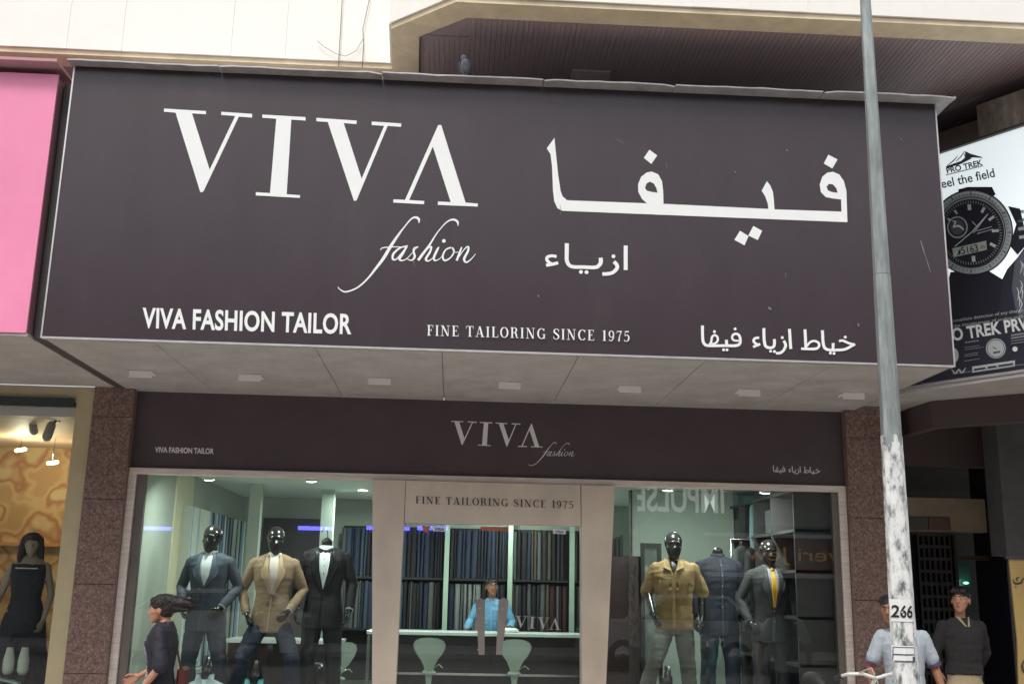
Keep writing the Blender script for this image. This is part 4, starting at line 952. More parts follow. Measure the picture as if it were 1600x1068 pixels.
# shirt busts at the very front of the window, only their collars reach into view
def bust(label, px, Y, col, ztop):
    x = at(px, 1060, Y).x; t = thing('shirt_bust', label, 'display bust', (x, Y, 0)); z0 = ztop
    rr = [(0, 0, z0-.55, .16, .11), (0, 0, z0-.35, .17, .12), (0, 0, z0-.18, .185, .11), (0, 0, z0-.10, .17, .09), (0, 0, z0-.06, .07, .06)]
    part('shirt', fuse(MB().loft(rr, 24), 'shirt', col, .009, 2, .004), None, t, world=False)
    part('neck_block', MB().loft([(0, 0, z0-.12, .05, .05), (0, 0, z0+.06, .05, .05), (0, 0, z0+.07, .035, .035), (0, 0, z0+.16, .03, .03)], 18), M_BLACKGLOSS, t, world=False)
    for s_ in (-1, 1):
        V_ = [(s_*.01, -.10, z0-.11), (s_*.09, -.105, z0-.10), (s_*.085, -.04, z0-.005), (s_*.045, -.075, z0-.01)]
        part('collar', MB().add(V_+[(x, y+.006, z-.002) for x, y, z in V_], [(0, 1, 2, 3), (7, 6, 5, 4), (0, 4, 5, 1), (1, 5, 6, 2), (2, 6, 7, 3), (3, 7, 4, 0)]), col, t, world=False)
    part('stand', MB().lathe([(.15, .34), (.15, .355), (.02, .37), (.02, z0-.4)], n=20), M_BLACK, t, world=False)
bust('black display bust in a pale blue shirt in front of the blue grey suit', 322, .34, mat('ice_shirt', (.42, .52, .54), .7), at(322, 1050, .34).z-.0)
bust('black display bust in a turquoise shirt in front of the tan jacket', 399, .34, mat('teal_shirt', (.10, .42, .45), .7), at(399, 1058, .34).z-.0)
bust('black display bust in a white shirt in front of the khaki shirt', 1043, .34, mat('white_shirt', (.6, .64, .62), .7), at(1043, 1066, .34).z-.0)
# round black thing behind (hat form) beside stools
hb = thing('black_stool', 'round black padded stool below the dinner jacket', 'stool', (at(485, 1060, 1.2).x, 1.22, 0))
mb = MB(); mb.loft([(0, 0, .34, .10, .10), (0, 0, .62, .14, .14), (0, 0, .74, .15, .15), (0, 0, .79, .12, .12)], 24); part('pad', mb, M_BLACKGLOSS, hb, world=False)
# hangers with garments on a rail behind the yellow tie mannequin
rl = thing('clothes_rail', 'chrome clothes rail behind the yellow tied mannequin', 'clothes rail', (2.9, 1.75, 0))
xr0, xr1, zr = at(1142, 850, 1.75).x, at(1215, 850, 1.75).x, at(1170, 842, 1.75).z
part('rail', MB().limb([(xr0, 1.75, zr, .012), (xr1, 1.75, zr, .012)], 10), M_CHROME, rl)
for x in (xr0, xr1): part('upright', MB().limb([(x, 1.75, 0, .014), (x, 1.75, zr, .014)], 10), M_CHROME, rl)
def hung(label, x, y, z, col, rz=.9):
    t = thing('hanging_jacket', label, 'jacket', (x, y, z), rz)
    b = MB(); b.loft([(0, 0, -.75, .22, .05), (0, 0, -.4, .20, .055), (0, 0, -.15, .21, .06), (0, 0, -.06, .17, .045), (0, 0, -.02, .05, .03)], 20)
    for s_ in (-1, 1): b.limb([(s_*.17, 0, -.12, .045), (s_*.22, 0, -.4, .045), (s_*.22, 0, -.62, .04)], 10)
    part('jacket_body', fuse(b, 'jb', col, .012, 2, .006), None, t, world=False)
    part('hanger', MB().tube([(0, 0, -.03, .004), (0, 0, .03, .004), (.02, 0, .055, .004), (.0, 0, .075, .004), (-.02, 0, .055, .004)], 6), M_CHROME, t, world=False)
hung('grey jacket on the rail left of the yellow tied mannequin', xr0+.12, 1.75, zr-.06, mat('hung_grey', (.09, .10, .10), .8))
hung('darker jacket on the rail behind the yellow tied mannequin', xr0+.26, 1.75, zr-.06, mat('hung_dark', (.035, .037, .04), .8))
hung('pale teal jacket hanging high on the wall above the rail', at(1182, 790, 1.9).x, 1.9, at(1182, 778, 1.9).z, mat('hung_teal', (.16, .25, .27), .8), 1.1)

# ------------------------------------------------------------------ people
def trunk_body(b, rg, head_M, elL, wrL, elR, wrR, knL, knR, anL, anR, female=False, k=1, shz=1.42, shx=.185):
    b.loft(rg, 24); b.limb([(0, .015, shz+.02, .056*k), (0, -.005, 1.60 if not female else 1.54, .050*k)], 12)
    merged(b, head_shape(female), head_M)
    for s_, el, wr in ((-1, elL, wrL), (1, elR, wrR)):
        arm(b, (s_*shx, 0, shz), el, wr, (.052*k, .041*k, .027*k)); hand_at(b, el, wr, s_, .45, 1 if not female else .88)
    legs(b, .86, .09, knL, knR, anL, anR, (.085, .058, .042))
def hairshape(kind):
    b = MB()
    if kind == 'short':
        b.ell((0, .085, .70), (.345, .42, .335), 24, 14); b.ell((0, .18, .55), (.335, .33, .36), 20, 12)
    if kind == 'fringe':
        b.ell((0, .085, .71), (.355, .435, .34), 24, 14); b.ell((0, .19, .55), (.345, .33, .36), 20, 12)
        for x in (-.2, -.1, 0, .1, .2): b.limb([(x, -.25, .86, .07), (x*1.15, -.335, .76, .045)], 8)
    return b
def strands(t, M, n, seed, long=False):
    """loose hairs breaking the outline of the hair"""
    rnd = random.Random(seed); b = MB()
    for i in range(n):
        th = rnd.uniform(0, 2*PI); ph = rnd.uniform(.15, 1.45)
        d = Vector((math.cos(th)*math.cos(ph), math.sin(th)*math.cos(ph), math.sin(ph)))
        if d.y < -.55 and d.z < .55: continue
        p = Vector((0, .085, .70))+Vector((d.x*.35, d.y*.43, d.z*.335))
        g = Vector((d.x*.5, d.y*.6+rnd.uniform(-.1, .3), -.5+rnd.uniform(-.2, .5))).normalized(); L = rnd.uniform(.07, .15)
        if d.y < -.2: g = Vector((rnd.uniform(-.5, .5), -.5, -.3)).normalized()
        b.tube([(*(p-d*.02), .012), (*(p+d*.022+g*L*.5), .010), (*(p+d*.012+g*L), .003)], 4, cap=False)
    if long:
        for i in range(260):
            y0 = rnd.uniform(.2, .8); z0 = rnd.uniform(.46, .98); L = rnd.uniform(.4, .85); x0 = rnd.uniform(-.15, .15)
            z0 = .70+(z0-.70)*(1.1-y0*.5)
            b.tube([(x0, y0, z0, .010), (x0*.8, y0+L*.5, z0-.05+rnd.uniform(-.05, .05), .008), (x0*.7+rnd.uniform(-.05, .05), y0+L, z0-.14+rnd.uniform(-.12, .10), .002)], 4, cap=False)
    o = MB(); merged(o, b, M); part('loose_hair', o, M_HAIR, t, world=False, kind='stuff')
# salesman behind the counter
sc = at(768, 985, 4.35).x
k_ = 1.0
ps = thing('person', 'salesman in a light blue shirt leaning on the counter behind the door handles', 'person', (sc, 4.42, 0), -.12)
ps.scale = (.955, .955, .955)
M = head_matrix(Vector((0, -.05, 1.55)), .255, .32, -.1)
A = dict(elL=(-.30, -.04, 1.20), wrL=(-.33, -.25, 1.09), elR=(.29, -.02, 1.19), wrR=(.27, -.22, 1.09), knL=(-.10, -.02, .5), knR=(.10, -.02, .5), anL=(-.11, .02, .09), anR=(.11, .02, .09))
b = MB(); trunk_body(b, TOR['slim'], M, **A); part('body', fuse(b, 'body', M_SKIN, .0052, 4), None, ps, world=False)
face(ps, None, None, 0, M_SKIN, M)
hb_ = MB(); merged(hb_, hairshape('short'), M); part('hair', fuse(hb_, 'hair', M_HAIR, .006, 2, .004, 40), None, ps, world=False); strands(ps, M, 320, 5)
b = MB(); b.loft(TOR['shirt'], 28)
for s_, el, wr in ((-1, A['elL'], A['wrL']), (1, A['elR'], A['wrR'])): q = Vector(wr)+(Vector(el)-Vector(wr)).normalized()*.03; arm(b, (s_*.188, 0, 1.42), el, tuple(q), (.068, .056, .042))
blue = mat('blue_shirt', (.13, .30, .48), .7, var=.10, scale=14)
part('shirt', fuse(b, 'shirt', blue, .009, 3, .008, 8), None, ps, world=False)
for s_ in (-1, 1):
    V_ = [(s_*.010, -.115, 1.43), (s_*.075, -.11, 1.44), (s_*.08, -.04, 1.525), (s_*.03, -.075, 1.515)]
    part('collar', MB().add(V_+[(x, y+.006, z-.002) for x, y, z in V_], [(0, 1, 2, 3), (7, 6, 5, 4), (0, 4, 5, 1), (1, 5, 6, 2), (2, 6, 7, 3), (3, 7, 4, 0)]), blue, ps, world=False)
part('placket', patch(TOR['shirt'], interp_rows([(.88, -.015, .015), (1.42, -.015, .015)], 12), .008, 3), mat('blue_trim', (.15, .33, .54), .7), ps, world=False)
b = MB(); b.loft([(0, 0, .80, .165, .12), (0, 0, .95, .172, .122)], 24); legs(b, .86, .088, A['knL'], A['knR'], A['anL'], A['anR'], (.098, .078, .07)); part('trousers', fuse(b, 'tr', mat('dark_trousers', (.02, .02, .025), .8), .012, 2), None, ps, world=False)
shoes(ps, A['anL'], A['anR'], M_BLACK)

# man in the dark jumper, right, in the passage mouth, head turned to his right
xm = at(1503, 1000, -.35).x
pm_ = thing('person', 'young man in a dark jumper and khaki trousers standing in the dark passage', 'person', (xm, -.35, 0), .1)
pm_.scale = (.93, .93, .93)
M = head_matrix(Vector((.0, -.02, 1.56)), .262, -.80, -.12)
A = dict(elL=(-.275, .05, 1.17), wrL=(-.20, .12, .98), elR=(.275, .06, 1.17), wrR=(.20, .14, .98), knL=(-.10, -.02, .5), knR=(.12, -.02, .5), anL=(-.12, .02, .09), anR=(.15, .02, .09))
b = MB(); trunk_body(b, TOR['slim'], M, **A); part('body', fuse(b, 'body', M_SKIN2, .0052, 4), None, pm_, world=False)
face(pm_, None, None, 0, M_SKIN2, M)
hb_ = MB(); merged(hb_, hairshape('fringe'), M); part('hair', fuse(hb_, 'hair', M_HAIR, .006, 2, .004, 40), None, pm_, world=False); strands(pm_, M, 320, 5)
rgj = [(x, y, z if z > .95 else .985-.02*(k_2 == 0), a*1.04, b_*1.04) for k_2, (x, y, z, a, b_) in enumerate(TOR['shirt'])]
b = MB(); b.loft(rgj, 28)
for s_, el, wr in ((-1, A['elL'], A['wrL']), (1, A['elR'], A['wrR'])): arm(b, (s_*.195, 0, 1.42), el, tuple(Vector(wr)+(Vector(el)-Vector(wr)).normalized()*.03), (.072, .06, .045))
part('jumper', fuse(b, 'j', mat('dark_jumper', (.024, .022, .024), .95, var=.2, scale=30), .009, 3, .010, 6), None, pm_, world=False)
cm = mat('khaki_collar', (.36, .30, .18), .7)
for s_ in (-1, 1):
    V_ = [(s_*.004, -.126, 1.43), (s_*.024, -.126, 1.432), (s_*.074, -.040, 1.528), (s_*.050, -.058, 1.528)]
    part('collar', MB().add(V_+[(x, y+.006, z-.002) for x, y, z in V_], [(0, 1, 2, 3), (7, 6, 5, 4), (0, 4, 5, 1), (1, 5, 6, 2), (2, 6, 7, 3), (3, 7, 4, 0)]), cm, pm_, world=False)
b = MB(); b.loft([(0, 0, .80, .17, .125), (0, 0, .98, .174, .122)], 24); legs(b, .86, .09, A['knL'], A['knR'], A['anL'], A['anR'], (.10, .08, .07)); part('trousers', fuse(b, 'tr', mat('khaki_trousers', (.42, .34, .22), .8, var=.1), .012, 2, .006), None, pm_, world=False)
shoes(pm_, A['anL'], A['anR'], M_BLACK)

# man in the grey polo, half hidden behind the lamp post
xg = at(1410, 1000, -1.6).x
pg_ = thing('person', 'man in a pale grey polo shirt half hidden behind the numbered lamp post', 'person', (xg, -1.6, 0), -.05)
pg_.scale = (.895, .895, .895)
M = head_matrix(Vector((-.115, -.04, 1.54)), .25, -.55, .05)
A = dict(elL=(-.30, .02, 1.16), wrL=(-.31, -.06, .92), elR=(.29, .02, 1.16), wrR=(.33, -.06, .92), knL=(-.10, -.02, .5), knR=(.12, -.02, .5), anL=(-.12, .02, .09), anR=(.15, .02, .09))
b = MB(); trunk_body(b, TOR['slim'], M, **A); part('body', fuse(b, 'body', M_SKIN, .0052, 4), None, pg_, world=False)
face(pg_, None, None, 0, M_SKIN, M)
hb_ = MB(); merged(hb_, hairshape('short'), M); part('hair', fuse(hb_, 'hair', M_HAIR, .006, 2, .004, 40), None, pg_, world=False); strands(pg_, M, 320, 5)
polo = mat('grey_polo', (.36, .41, .46), .8, var=.06, scale=20)
b = MB(); b.loft(TOR['shirt'], 28)
for s_, el in ((-1, A['elL']), (1, A['elR'])): b.limb([(s_*.185, 0, 1.42, .068), (s_*.188+(el[0]-s_*.188)*.75, el[1]*.75, 1.42+(el[2]-1.42)*.75, .066)], 14)
part('polo_shirt', fuse(b, 'polo', polo, .009, 3, .006, 8), None, pg_, world=False)
for s_, el in ((-1, A['elL']), (1, A['elR'])):
    p0 = Vector((s_*.188, 0, 1.42)); d_ = Vector(el)-p0
    b = MB(); b.tube([(*(p0+d_*.915), .0685), (*(p0+d_*.94), .0695)], 20); part('sleeve_stripe', b, mat('navy_stripe', (.04, .04, .12), .7), pg_, world=False)
    b = MB(); b.tube([(*(p0+d_*.955), .0665), (*(p0+d_*.97), .0665)], 20); part('sleeve_stripe', b, mat('red_stripe', (.45, .06, .08), .7), pg_, world=False)
    V_ = [(s_*.006, -.12, 1.43), (s_*.075, -.11, 1.44), (s_*.08, -.035, 1.53), (s_*.035, -.07, 1.52)]
    part('collar', MB().add(V_+[(x, y+.006, z-.002) for x, y, z in V_], [(0, 1, 2, 3), (7, 6, 5, 4), (0, 4, 5, 1), (1, 5, 6, 2), (2, 6, 7, 3), (3, 7, 4, 0)]), polo, pg_, world=False)
b = MB(); b.loft([(0, 0, .80, .17, .125), (0, 0, .95, .176, .126)], 24); legs(b, .86, .09, A['knL'], A['knR'], A['anL'], A['anR'], (.10, .08, .07)); part('trousers', fuse(b, 'tr', mat('jeans', (.05, .07, .11), .8, var=.1), .012, 2, .006), None, pg_, world=False)
shoes(pg_, A['anL'], A['anR'], M_BLACK)

# woman walking to the left, profile, hair swinging out behind her
YW = -1.9; xw = at(255, 1000, YW).x
pw = thing('person', 'woman walking left in a black top with white print, ponytail swinging behind', 'person', (xw, YW, 0), -PI/2)
pw.scale = (.885, .885, .885)
M = head_matrix(Vector((0, -.045, 1.445)), .232, 0, .05)
A = dict(elL=(-.22, -.02, 1.10), wrL=(-.20, -.24, .98), elR=(.22, .05, 1.10), wrR=(.21, -.10, .90), knL=(-.09, -.22, .50), knR=(.09, .12, .47), anL=(-.09, -.26, .09), anR=(.09, .42, .14))
b = MB(); trunk_body(b, TOR['female'], M, female=True, k=.85, shz=1.37, shx=.15, **A); part('body', fuse(b, 'body', M_SKIN2, .0052, 4), None, pw, world=False)
face(pw, None, None, 0, M_SKIN2, M)
hb_ = MB(); b2 = MB(); b2.ell((0, .10, .70), (.35, .45, .35), 24, 14); b2.ell((0, .24, .52), (.33, .29, .38), 20, 12); b2.limb([(-.1, -.25, .84, .09), (0, -.27, .84, .09), (.1, -.25, .84, .09)], 8)
b2.limb([(0, .20, .74, .30), (0, .42, .74, .27), (.01, .66, .72, .22), (.02, .90, .68, .17), (.03, 1.10, .63, .11), (.03, 1.28, .57, .05)], 12)
b2.limb([(0.02, .35, .58, .20), (.04, .62, .52, .15), (.06, .85, .46, .08), (.08, 1.02, .42, .03)], 10)
merged(hb_, b2, M); part('hair', fuse(hb_, 'hair', M_HAIR, .006, 3, .009, 22), None, pw, world=False); strands(pw, M, 200, 9, True)
b = MB(); b.loft([(x, y, z, a*1.06, b_*1.08) for x, y, z, a, b_ in TOR['female']], 28)
for s_, el in ((-1, A['elL']), (1, A['elR'])): b.limb([(s_*.15, 0, 1.37, .058), (s_*.15+(el[0]-s_*.15)*1.0, el[1], 1.37+(el[2]-1.37)*1.0, .062)], 14)
part('top', fuse(b, 'top', mat('black_top', (.016, .016, .026), .75, var=.2), .009, 3, .008, 8), None, pw, world=False)
rgf = [(x, y, z, a*1.06, b_*1.08) for x, y, z, a, b_ in TOR['female']]
pr = ramp_mat('printed_cloth', [(.42, (.03, .03, .05)), (.48, (.5, .52, .6)), (.56, (.05, .05, .09)), (.62, (.6, .62, .68))], 9, rough=.8, detail=3, stretch=(1.5, 1.5, 4))
part('printed_front', patch(rgf, interp_rows([(.86, -.17, .17), (1.05, -.12, .12), (1.32, -.09, .09)], 12), .006, 8), pr, pw, world=False)
b = MB(); b.loft([(0, 0, .78, .165, .12), (0, 0, .92, .17, .12)], 24); legs(b, .86, .085, A['knL'], A['knR'], A['anL'], A['anR'], (.095, .07, .055)); part('trousers', fuse(b, 'tr', mat('dark_jeans', (.025, .03, .05), .8), .012, 2, .006), None, pw, world=False)
shoes(pw, A['anL'], A['anR'], M_BLACK)
bgp = thing('shoulder_bag', 'dark red shoulder bag behind the walking woman', 'bag', (xw+.15, YW+.10, .80))
mb = MB(); mb.box(-.03, .03, -.10, .10, -.1, .15, bev=.02); part('bag_body', mb, mat('red_leather', (.085, .015, .015), .5), bgp, world=False)
mb = MB(); mb.tube([(0, -.1, .15, .008), (-.08, -.06, .4, .008), (-.13, -.05, .50, .008)], 8); part('strap', mb, MATS['red_leather'], bgp, world=False)
# ------------------------------------------------------------------ lamp post with torn paper
PY = -4.5; p0, p1 = at(1349.5, 0, PY), at(1419, 1068, PY); PX = (p0.x+p1.x)/2
lp = thing('lamp_post', 'tapering grey metal lamp post with torn white posters and the number 266', 'lamp post', (PX, PY, 0))
def pr_(z): return .067+(.033-.067)*(z-1.1)/(5.3-1.1)
M_POLE = ramp_mat('galvanised_pole', [(.28, (.17, .17, .15)), (.42, (.25, .28, .27)), (.55, (.33, .37, .36)), (.7, (.46, .50, .48))], 7, rough=.45, metal=.3, stretch=(3, 3, .45), bump=.15)
def poletube(z0, z1, dr, n=8, ang=PI/8):
    V = []; F = []
    for z in (z0, z1):
        for k in range(n): t = 2*PI*k/n+ang; V.append((PX+(pr_(z)+dr)*1.04*math.cos(t), PY+(pr_(z)+dr)*1.04*math.sin(t), z))
    return MB().add(V, [(k, (k+1) % n, (k+1) % n+n, k+n) for k in range(n)]+[tuple(range(n))[::-1], tuple(range(n, 2*n))])
part('shaft', poletube(.3, at(1385, 430, PY).z, .0), M_POLE, lp); part('shaft', poletube(at(1385, 430, PY).z+.003, 7.4, -.0012), M_POLE, lp)
part('base', poletube(0, .298, .03), M_POLE, lp)
# torn paper: a faceted skin round the shaft, frayed by noise
V = []; F = []; nA, z0, z1, nz = 96, .85, at(1390, 680, PY).z, 190
keep = {}
for i in range(nz+1):
    z = z0+(z1-z0)*i/nz
    for k in range(nA):
        t = 2*PI*k/nA; f = math.cos(PI/8)/math.cos((t-PI/8) % (PI/4)-PI/8); r = pr_(z)*1.04*f*1.0+.0018+.0012*noise.noise(Vector((math.cos(t)*3, math.sin(t)*3, z*14)))
        V.append((PX+r*math.cos(t), PY+r*math.sin(t), z))
for i in range(nz):
    z = z0+(z1-z0)*i/nz; q = i/nz
    for k in range(nA):
        t = 2*PI*k/nA; nn = noise.noise(Vector((math.cos(t)*1.6, math.sin(t)*1.6, z*5)))+.6*noise.noise(Vector((math.cos(t)*5, math.sin(t)*5, z*17+3)))
        zf = at(1395, 790, PY).z
        thr = -1.1 if z < zf-.05 else -1.1+(z-zf+.05)*2.5
        if nn > thr or (z < z1-.02 and z > z1-1.2 and noise.noise(Vector((math.cos(t)*4+9, math.sin(t)*4, z*7))) > .36 and z < zf+.35): F.append((i*nA+k, i*nA+(k+1) % nA, (i+1)*nA+(k+1) % nA, (i+1)*nA+k))
used = sorted({v for f in F for v in f}); mp_ = {v: i for i, v in enumerate(used)}
M_PAPER = ramp_mat('torn_paper', [(.38, (.15, .17, .17)), (.44, (.40, .42, .41)), (.50, (.70, .72, .71)), (.60, (.84, .85, .83)), (.74, (.78, .75, .60))], 20, rough=.8, detail=9, stretch=(1, 1, .45), bump=.3)
part('torn_poster', MB().add([V[v] for v in used], [tuple(mp_[v] for v in f) for f in F], 0, True), M_PAPER, lp)
def wrapped(name, art, m, dr):
    """flat print wrapped on the post: art x in survey px, mapped to the front facets"""
    mbx = MB(); VV = []
    for x, y in art.v:
        z = at(x, y, PY-.06).z; X = at(x, y, PY-.06).x; R_ = pr_(z)*1.04*math.cos(PI/8)+dr
        s_ = X-PX
        wface = R_*math.tan(PI/8)
        # outline of the octagon from the front: flat middle facet then sloping ones
        yy = -R_ if abs(s_) <= wface else -R_+(abs(s_)-wface)
        VV.append((PX+s_, PY+yy, z))
    F = []
    for f in art.f:
        a = Vector()
        for i in range(len(f)): a += Vector(VV[f[i]]).cross(Vector(VV[f[(i+1) % len(f)]]))
        F.append(f if a.y < 0 else f[::-1])
    return part(name, mbx.add(VV, F), m, lp)
def grid(x0, y0, x1, y1, x2, y2, x3, y3, n=10):
    a = Art(); b = 0; a.k = 1
    for i in range(n+1):
        t = i/n; a.v += [(x0+(x1-x0)*t, y0+(y1-y0)*t), (x3+(x2-x3)*t, y3+(y2-y3)*t)]; a.layer += [1, 1]
    for i in range(n): a.f.append((2*i, 2*i+2, 2*i+3, 2*i+1))
    return a
wrapped('number_sticker', grid(1394, 935, 1427, 936, 1429, 971, 1397, 970), mat('sticker_white', (.82, .83, .81), .6), .0045)
wrapped('number', Art().text('266', 1396, 963, 1425, 964, 19, bold=.02), M_BLACK, .0078)
wrapped('label_sticker', grid(1398, 1008, 1428, 1008, 1430, 1033, 1400, 1033), MATS['sticker_white'], .0045)
a = Art(); a.line(1399, 1010, 1427, 1010, 1.2); a.line(1400, 1022, 1427, 1022, 2.0); a.line(1401, 1032, 1430, 1032, 1.2); a.line(1399.5, 1010, 1401, 1032, 1); a.line(1428, 1010, 1430, 1032, 1); a.line(1427, 1026, 1428, 1032, 2.5)
a = Art()
for (xa, ya, xb, yb, w_) in ((1399, 1010, 1427, 1010, 1.2), (1400, 1021, 1427, 1021, 2.0), (1401, 1031.5, 1430, 1031.5, 1.2), (1399, 1010, 1400, 1010, 21), (1428, 1010, 1429, 1010, 21), (1425, 1025, 1428, 1025, 6)):
    g_ = grid(xa, ya, xb, yb, xb, yb+w_, xa, ya+w_); b_ = len(a.v); a.v += g_.v; a.layer += g_.layer; a.f += [tuple(i+b_ for i in f) for f in g_.f]
wrapped('label_print', a, mat('print_blue', (.06, .07, .15), .6), .0060)

# ------------------------------------------------------------------ bicycle beside the post
bk = thing('bicycle', 'bicycle with pale curved handlebar parked beside the lamp post, only the bar in view', 'bicycle', (at(1368, 1060, -2.6).x, -2.6, 0), .25)
zh = at(1368, 1052, -2.6).z
for y_ in (-.05, 1.0):
    b = MB(); n = 40
    ring = [(0, y_+.32*math.cos(2*PI*i/n), .33+.32*math.sin(2*PI*i/n), .016) for i in range(n+1)]; b.tube(ring, 8, cap=False); w_ = part('wheel', b, M_BLACK, bk, world=False)
    b = MB()
    for i in range(16): b.tube([(0, y_, .33, .0015), (0, y_+.31*math.cos(PI*i/8), .33+.31*math.sin(PI*i/8), .0015)], 4)
    part('spokes', b, M_CHROME, w_, world=False)
fm_ = mat('bike_frame', (.05, .18, .16), .35)
b = MB()
for q in ([(0, -.05, .33, .014), (0, .06, .62, .016), (0, .11, .90, .016)], [(0, .08, .80, .016), (0, .50, .30, .018)], [(0, .09, .84, .015), (0, .62, .78, .015)], [(0, .50, .30, .016), (0, .64, .86, .015)], [(0, .50, .30, .011), (0, 1.0, .33, .011)], [(0, .62, .76, .010), (0, 1.0, .33, .010)]): b.tube(q, 10)
part('frame', b, fm_, bk, world=False)
b = MB(); b.limb([(0, .66, .90, .03), (0, .74, .92, .07), (0, .84, .925, .075)], 12); part('saddle', b, M_BLACK, bk, world=False)
b = MB(); b.limb([(-.17, .18, zh-.03, .012), (-.19, .06, zh-.005, .012), (-.13, -.03, zh+.005, .012), (0, .0, zh-.03, .013), (.13, -.03, zh+.005, .012), (.19, .06, zh-.005, .012), (.17, .18, zh-.03, .012)], 10)
b.tube([(0, .11, .88, .013), (0, .0, zh-.03, .013)], 10); part('handlebar', b, mat('bar_white', (.75, .75, .73), .3), bk, world=False)
for s_ in (-1, 1): b = MB(); b.limb([(s_*.172, .16, zh-.026, .017), (s_*.16, .26, zh-.05, .017)], 10); part('grip', b, M_BLACK, bk, world=False)
b = MB(); b.tube([(-.15, -.02, zh+.012, .004), (-.10, -.10, zh+.05, .004), (-.02, -.08, zh-.10, .004), (0, 0, .7, .004)], 6); b.tube([(.15, -.02, zh+.012, .004), (.12, -.12, zh+.03, .004), (.02, -.10, zh-.12, .004), (0, .02, .6, .004)], 6); part('brake_cable', b, mat('cable_pale', (.5, .5, .48), .4), bk, world=False)
pb = thing('plastic_bag', 'small turquoise plastic bag hooked on the bicycle near the lamp post', 'bag', (at(1398, 1062, -2.7).x, -2.7, .74))
b = MB(); b.loft([(0, 0, .0, .05, .04), (0, 0, .1, .07, .05), (0, 0, .2, .045, .03), (.01, 0, .27, .015, .012)], 14); part('bag', fuse(b, 'bag', mat('turquoise_bag', (.05, .42, .36), .4), .008, 1, .008, 14), None, pb, world=False)

# ------------------------------------------------------------------ pink neighbour sign and dress shop (left)
pk = thing('pink_sign', 'plain pink sign box of the neighbouring shop on the left edge', 'shop sign', (-5, YS, ZB))
PX1 = at(60, 400, YS).x-.005
PX1 = -3.36
part('face_panel', MB().box(-5.2, PX1, YS+.0, YS+.02, ZB+.035, 5.62), M_PINK, pk)
part('face_panel', MB().box(-9, -5.203, YS+.0, YS+.02, ZB+.035, 5.62), M_PINK, pk)
part('sign_body', MB().box(-9, PX1-.002, YS+.021, -.12, ZB+.035, 5.60), mat('pink_body', (.30, .16, .18), .6), pk)
part('top_lip', MB().box(-9, PX1+.02, YS-.12, YS+.3, 5.675, 5.70), mat('lip_brown', (.50, .30, .31), .6), pk)
part('soffit_board', MB().box(-9, PX1+.01, YS+.01, -.12, ZB+.012, ZB+.034), M_SOFFIT, pk)
part('gap_filler', MB().box(PX1+.012, XL-.001, YS+.12, -.12, ZB+.02, 5.6), M_DARK, pk)
ds = thing('dress_shop', 'neighbouring dress shop with cream frame and warm orange interior, left edge', 'shop', (-5, 0, 0))
M_CREAM = mat('cream_frame', (.50, .43, .27), .5, var=.06); M_GREYW = mat('display_grey', (.36, .36, .36), .6, var=.06, scale=2)
part('frame', MB().box(-3.70, -3.54, -.09, .05, 0, ZB+.01), M_CREAM, ds)
part('frame', MB().box(-9, -3.701, -.08, .05, 3.26, ZB+.01), M_CREAM, ds)
part('shutter_box', MB().box(-9, -3.72, -.12, -.081, 3.22, 3.30), mat('dark_green_strip', (.03, .045, .04), .5), ds)
part('frame', MB().box(-9, -3.702, -.07, .05, 3.12, 3.215), mat('grey_frame', (.42, .42, .41), .5), ds)
part('window_pane', MB().box(-9, -3.705, .0, .012, 0, 3.118), M_GLASS, ds)
part('side_wall', MB().box(-3.74, -3.60, .055, 3.4, 0, 3.3), M_GREYW, ds)
part('display_back', MB().box(-4.02, -3.742, 1.1, 1.16, 0, 3.3), M_GREYW, ds)
part('wall_ledge', MB().box(-4.04, -3.742, 1.04, 1.10, 2.30, 2.33), mat('ledge_dark', (.2, .21, .21), .5), ds)
org = ramp_mat('orange_wallpaper', [(.40, (.40, .24, .10)), (.47, (.50, .34, .15)), (.53, (.32, .13, .05)), (.60, (.52, .38, .19))], 2.6, rough=.7, detail=2, nrough=.4)
part('back_wall', MB().box(-9, -4.021, 3.4, 3.5, 0, 3.3), org, ds)
part('ceiling', MB().box(-9, -3.741, .055, 3.5, 3.22, 3.3), mat('warm_ceiling', (.60, .46, .32), .6), ds)
part('floor', MB().box(-9, -3.741, .055, 3.5, -.0, .3), M_FLOOR, ds)
part('display_shelf', MB().box(-9, -4.021, 3.30, 3.399, 1.98, 2.02), mat('orange_trim', (.45, .22, .08), .5), ds)
for n_, px, py, r, E_, cl in (('bright tubular ceiling lamp in the dress shop', 32, 703, .05, 15, (1, .86, .62)), ('small warm ceiling lamp in the dress shop', 82, 723, .04, 11, (1, .8, .5))):
    p = atz(px, py, 3.19) if False else at(px, py, 2.4); t = thing('shop_lamp', n_, 'ceiling light', p)
    part('tube', MB().limb([(-.06, .03, 0, .022), (.06, -.02, .012, .022)], 10), mat('warm_glow', (1, .85, .6), .5, emit=3.5, ecol=(1, .85, .55)), t, world=False)
    part('stem', MB().limb([(0, 0, .02, .008), (0, 0, 3.22-p.z, .008)], 8), M_CHROME, t, world=False)
    l = bpy.data.lights.new('lamp_light', 'POINT'); l.shadow_soft_size = .05; l.energy = E_; l.color = cl; o = bpy.data.objects.new('lamp_light', l); COL.objects.link(o); o.parent = t; o.location = (0, -.0, -.06)
p = at(80, 668, .9); t = thing('spotlight', 'grey swivelling spotlight under the dress shop ceiling', 'spotlight', p)
part('can', MB().limb([(0, 0, .03, .045), (-.02, -.03, -.10, .05)], 16), mat('spot_grey', (.42, .43, .44), .35), t, world=False); part('bracket', MB().limb([(0, 0, .04, .012), (.06, .02, .10, .014), (.07, .02, 3.22-p.z, .012)], 8), mat('spot_dark', (.10, .09, .08), .5), t, world=False)
